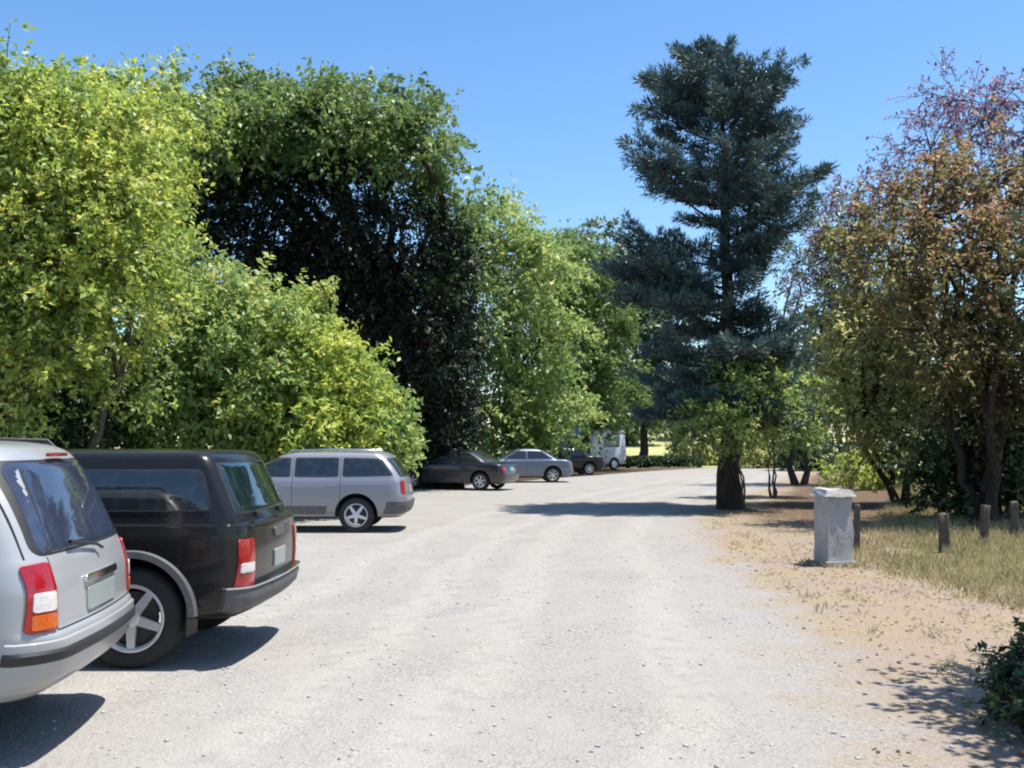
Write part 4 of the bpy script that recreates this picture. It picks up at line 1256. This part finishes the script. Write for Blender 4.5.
for s, ax in ((1, 'left'), (-1, 'right')):
    c.window('side_window', ax, [(-1.88, 1.55), (-0.78, 1.55), (-0.78, 1.22), (-1.98, 1.22)], M['glass'], 0.022, 0.05)
    c.window('side_window', ax, [(-0.42, 1.56), (-0.02, 1.57), (-0.02, 1.18), (-0.42, 1.18)], M['glass'], 0.022, 0.05)
    c.window('side_window', ax, [(0.08, 1.57), (0.56, 1.55), (0.92, 1.20), (0.08, 1.18)], M['glass'], 0.022, 0.05)
    c.seam(ax, [(-0.60, 1.68), (-0.60, 0.46)], 0.045); c.seam(ax, [(0.03, 1.6), (0.03, 0.46)]); c.seam(ax, [(-0.60, 0.46), (0.98, 0.46)])
    tl = c.panel('tail_light', 'rear', [(s * 0.66, 0.99), (s * 0.842, 0.99), (s * 0.85, 0.60), (s * 0.66, 0.60)], M['lens_red'], 0.016, 0.025)
    c.panel('reversing_lens', 'rear', [(s * 0.68, 0.80), (s * 0.83, 0.80), (s * 0.835, 0.72), (s * 0.68, 0.72)], M['lens_clear'], 0.022, 0.02, parent=tl)
    c.panel('headlight', 'front', [(s * 0.48, 0.95), (s * 0.78, 0.95), (s * 0.78, 0.78), (s * 0.48, 0.78)], M['lens_clear'], 0.012, 0.04)
    c.band('side_moulding', 0.68, 0.74, 0.014, M['chrome'], xmin=-0.90, xmax=0.92, yside=s)
    c.band('side_step', 0.40, 0.46, 0.07, M['grey_trim'], xmin=-0.85, xmax=0.88, yside=s)
c.window('windscreen', 'front', [(-0.62, 1.60), (0.62, 1.60), (0.72, 1.17), (-0.72, 1.17)], M['glass'], 0.02, 0.06)
c.band('rear_bumper', 0.42, 0.60, 0.055, M['grey_trim'], xmax=-1.98)
c.band('bumper_trim', 0.585, 0.615, 0.060, M['chrome'], xmax=-2.0)
c.band('front_bumper', 0.42, 0.62, 0.05, M['grey_trim'], xmin=1.96)
c.panel('licence_plate', 'rear', [(-0.17, 0.84), (0.17, 0.84), (0.17, 0.69), (-0.17, 0.69)], M['plate'], 0.014, 0.012)
c.panel('tailgate_handle', 'rear', [(-0.14, 1.03), (0.14, 1.03), (0.14, 0.95), (-0.14, 0.95)], M['grey_trim'], 0.016, 0.02)
c.seam('rear', [(-0.635, 0.62), (-0.635, 1.09)]); c.seam('rear', [(0.635, 0.62), (0.635, 1.09)]); c.seam('rear', [(-0.69, 1.09), (0.69, 1.09)], 0.014)
for s in (1, -1):
    p_, n_ = c.cast('rear', s * 0.35, 1.165)
    c.box_part('hatch_handle', p_ + n_ * 0.015, (0.03, 0.09, 0.035), M['black_trim'], 0.008)
for ax in c.axles:
    for s in (1, -1):
        bm = bmesh.new()
        Mx = Matrix.Translation((ax, s * (c.hw - 0.012), c.wr + 0.01)) @ Matrix.Rotation(-s * math.pi / 2, 4, 'X')
        prof = [(c.wr + 0.06, -0.02), (c.wr + 0.068, 0.035), (c.wr + 0.115, 0.030), (c.wr + 0.13, -0.02)]
        rings = []
        for r_, h_ in prof:
            rings.append([bm.verts.new(Mx @ Vector((r_ * math.cos(a_), r_ * math.sin(a_), h_))) for a_ in (np.linspace(0.02, math.pi - 0.02, 28) * (-s) if s > 0 else np.linspace(0.02, math.pi - 0.02, 28))])
        for a_, b_ in zip(rings, rings[1:]):
            for i in range(27): bm.faces.new((a_[i], a_[i + 1], b_[i + 1], b_[i]))
        from_bm('wheel_arch_trim', bm, M['grey_trim'], c.root, 40)
c.seam('left', [(-2.00, 1.02), (-1.84, 1.02), (-1.84, 0.88), (-2.00, 0.88), (-2.00, 1.02)])
for s in (1, -1): c.box_part('mud_flap', (-1.845, s * 0.78, 0.36), (0.012, 0.24, 0.24), M['black_trim'], 0.004)
c.door_handle(-0.42, 1.02); c.door_handle(0.12, 1.02); c.mirror(0.85, 1.16, M['black_trim'])
c.wheels(M['rim'], 5); c.done()

# ---- the silver wagon further along
L = 4.5
rz = R(180)
c = Car('estate_car', 'silver estate car with dark windows and roof rails in front of the shrubs', 'car', place(-1.92, 19.68, L, rz), rz, [
    (0.28, -2.06, 2.10, 0.77, 0.2, 0.3), (0.36, -2.16, 2.18, 0.81, 0.2, 0.34), (0.52, -2.22, 2.24, 0.845, 0.2, 0.36), (0.66, -2.22, 2.24, 0.855, 0.19, 0.36), (0.78, -2.19, 2.20, 0.855, 0.18, 0.38), (0.92, -2.17, 2.06, 0.85, 0.18, 0.38),
    (0.97, -2.155, 1.78, 0.84, 0.18, 0.36), (1.01, -2.14, 1.15, 0.825, 0.18, 0.26), (1.16, -2.05, 0.86, 0.785, 0.18, 0.22), (1.30, -1.95, 0.58, 0.735, 0.19, 0.22), (1.41, -1.85, 0.36, 0.69, 0.2, 0.22), (1.47, -1.77, 0.20, 0.64, 0.2, 0.2), (1.50, -1.65, 0.0, 0.55, 0.2, 0.2), (1.515, -1.3, -0.3, 0.3, 0.1, 0.1)],
    (1.36, -1.26), 0.325, M['silver_paint'])
c.window('rear_window', 'rear', [(-0.60, 1.38), (0.60, 1.38), (0.68, 1.04), (-0.68, 1.04)], M['glass'], 0.02, 0.05)
for s, ax in ((1, 'left'), (-1, 'right')):
    c.window('side_window', ax, [(-1.70, 1.37), (-1.02, 1.39), (-1.02, 1.05), (-1.93, 1.07)], M['glass'], 0.018, 0.04)
    c.window('side_window', ax, [(-0.90, 1.39), (-0.12, 1.39), (-0.12, 1.05), (-0.90, 1.05)], M['glass'], 0.018, 0.04)
    c.window('side_window', ax, [(0.0, 1.39), (0.24, 1.37), (0.82, 1.07), (0.0, 1.05)], M['glass'], 0.018, 0.04)
    c.seam(ax, [(-0.96, 1.41), (-0.96, 0.7), (-0.92, 0.36)]); c.seam(ax, [(-0.06, 1.41), (-0.06, 0.36)]); c.seam(ax, [(-0.92, 0.37), (0.98, 0.37)])
    c.panel('tail_light', 'rear', [(s * 0.66, 0.98), (s * 0.765, 0.96), (s * 0.775, 0.72), (s * 0.66, 0.72)], M['lens_red'], 0.014, 0.03)
    c.panel('headlight', 'front', [(s * 0.42, 0.80), (s * 0.74, 0.80), (s * 0.74, 0.66), (s * 0.42, 0.66)], M['lens_clear'], 0.012, 0.04)
    c.band('lower_cladding', 0.34, 0.50, 0.016, M['grey_trim'], xmin=-0.84, xmax=0.93, yside=s)
    c.tube_part('roof_rail', [(-1.60, s * 0.58, 1.47), (-1.55, s * 0.575, 1.53), (-0.6, s * 0.565, 1.55), (0.02, s * 0.555, 1.53), (0.08, s * 0.555, 1.48)], 0.014, M['chrome'])
c.window('windscreen', 'front', [(-0.58, 1.41), (0.58, 1.41), (0.68, 1.07), (-0.68, 1.07)], M['glass'], 0.02, 0.06)
c.band('rear_bumper', 0.34, 0.60, 0.03, M['grey_trim'], xmax=-1.72)
c.band('front_bumper', 0.34, 0.60, 0.03, M['grey_trim'], xmin=1.80)
c.panel('licence_plate', 'rear', [(-0.17, 0.86), (0.17, 0.86), (0.17, 0.72), (-0.17, 0.72)], M['plate'], 0.012, 0.012)
c.door_handle(-0.80, 0.88); c.door_handle(0.06, 0.88); c.mirror(0.70, 1.04, M['silver_paint'])
c.wheels(M['rim'], 5); c.done()


# ---- cars in the shade of the big tree
def saloon(label, rear, rz, paint_m, name='saloon_car', z=1.0):
    c = Car(name, label, 'car', place(rear[0], rear[1], 4.5, rz), rz, [
        (0.24, -2.08, 2.10, 0.77, 0.2, 0.3), (0.36, -2.18, 2.20, 0.82, 0.22, 0.36), (0.54, -2.23, 2.25, 0.85, 0.22, 0.38), (0.70, -2.21, 2.22, 0.855, 0.2, 0.38), (0.84, -2.17, 2.10, 0.85, 0.2, 0.38), (0.90, -2.13, 1.85, 0.84, 0.2, 0.36),
        (0.935, -1.98, 1.15, 0.825, 0.2, 0.26), (0.96, -1.62, 1.02, 0.815, 0.2, 0.24), (1.10, -1.38, 0.76, 0.765, 0.2, 0.22), (1.24, -1.14, 0.50, 0.71, 0.2, 0.22), (1.34, -0.94, 0.28, 0.655, 0.2, 0.22), (1.395, -0.74, 0.06, 0.57, 0.2, 0.2), (1.415, -0.5, -0.15, 0.35, 0.1, 0.1)],
        (1.34, -1.32), 0.315, paint_m)
    c.window('rear_window', 'rear', [(-0.58, 1.31), (0.58, 1.31), (0.68, 1.0), (-0.68, 1.0)], M['glass'], 0.02, 0.05)
    c.window('windscreen', 'front', [(-0.58, 1.33), (0.58, 1.33), (0.68, 1.0), (-0.68, 1.0)], M['glass'], 0.02, 0.06)
    for s, ax in ((1, 'left'), (-1, 'right')):
        c.window('side_window', ax, [(-0.85, 1.30), (-0.28, 1.32), (-0.28, 1.0), (-1.30, 1.0)], M['glass'], 0.018, 0.04)
        c.window('side_window', ax, [(-0.18, 1.32), (0.12, 1.31), (0.72, 1.0), (-0.18, 1.0)], M['glass'], 0.018, 0.04)
        c.seam(ax, [(-0.23, 1.34), (-0.23, 0.34)]); c.seam(ax, [(-0.95, 0.6), (-0.85, 0.34), (0.95, 0.34)])
        c.panel('tail_light', 'rear', [(s * 0.52, 0.82), (s * 0.75, 0.82), (s * 0.76, 0.68), (s * 0.52, 0.68)], M['lens_red'], 0.014, 0.03)
        c.panel('headlight', 'front', [(s * 0.42, 0.76), (s * 0.76, 0.76), (s * 0.76, 0.62), (s * 0.42, 0.62)], M['lens_clear'], 0.012, 0.04)
    c.band('rear_bumper', 0.32, 0.56, 0.025, paint_m, xmax=-1.78)
    c.band('front_bumper', 0.32, 0.56, 0.025, paint_m, xmin=1.80)
    c.panel('licence_plate', 'rear', [(-0.17, 0.80), (0.17, 0.80), (0.17, 0.67), (-0.17, 0.67)], M['plate'], 0.012, 0.012)
    c.door_handle(-0.70, 0.82); c.mirror(0.66, 0.99, paint_m)
    c.wheels(M['rim'], 6); c.done()


saloon('dark navy saloon car parked in the deep shade at the foot of the big tree', (0.05, 35.6), R(158), M['navy_paint'])
saloon('blue-grey saloon car parked in dappled shade past the dark navy car', (2.55, 43.0), R(186), M['blue_paint'])
saloon('black saloon car parked farthest along the row, in front of the white van', (4.7, 52.5), R(192), M['black_paint'])

# ---- the van in the distance
c = Car('camper_van', 'tall white van far off beyond the end of the row of parked cars', 'van', (4.5, 61.5, 0.009), R(215), [
    (0.34, -2.5, 2.5, 0.88, 0.15, 0.25), (0.5, -2.56, 2.58, 0.93, 0.15, 0.28), (0.9, -2.56, 2.56, 0.96, 0.14, 0.28), (1.15, -2.55, 2.35, 0.96, 0.14, 0.3), (1.25, -2.55, 2.0, 0.955, 0.14, 0.3), (1.7, -2.53, 1.6, 0.93, 0.15, 0.25), (2.1, -2.5, 1.2, 0.90, 0.16, 0.25), (2.4, -2.46, 0.9, 0.86, 0.18, 0.3), (2.52, -2.38, 0.7, 0.78, 0.2, 0.3), (2.57, -2.1, 0.4, 0.5, 0.2, 0.2)],
    (1.6, -1.5), 0.34, M['cream_paint'], sub=3)
c.window('rear_window', 'rear', [(-0.66, 2.05), (0.66, 2.05), (0.70, 1.35), (-0.70, 1.35)], M['glass'], 0.02, 0.06)
c.window('windscreen', 'front', [(-0.72, 2.0), (0.72, 2.0), (0.80, 1.35), (-0.80, 1.35)], M['glass'], 0.02, 0.06)
for s, ax in ((1, 'left'), (-1, 'right')):
    c.window('side_window', ax, [(-1.9, 2.0), (-0.7, 2.0), (-0.7, 1.4), (-1.9, 1.4)], M['glass'], 0.02, 0.06)
    c.window('side_window', ax, [(0.3, 2.0), (1.05, 2.0), (1.55, 1.36), (0.3, 1.36)], M['glass'], 0.02, 0.06)
    c.seam(ax, [(0.2, 2.2), (0.2, 0.5)]); c.seam(ax, [(-0.6, 2.2), (-0.6, 0.5)])
    c.panel('tail_light', 'rear', [(s * 0.80, 1.25), (s * 0.92, 1.25), (s * 0.93, 0.85), (s * 0.80, 0.85)], M['lens_red'], 0.014, 0.03)
    c.panel('headlight', 'front', [(s * 0.5, 0.95), (s * 0.8, 0.95), (s * 0.8, 0.75), (s * 0.5, 0.75)], M['lens_clear'], 0.014, 0.03)
c.band('rear_bumper', 0.42, 0.62, 0.04, M['grey_trim'], xmax=-2.2)
c.band('front_bumper', 0.42, 0.62, 0.04, M['grey_trim'], xmin=2.2)
c.mirror(1.45, 1.4, M['black_trim'])
c.wheels(M['rim'], 0); c.done()
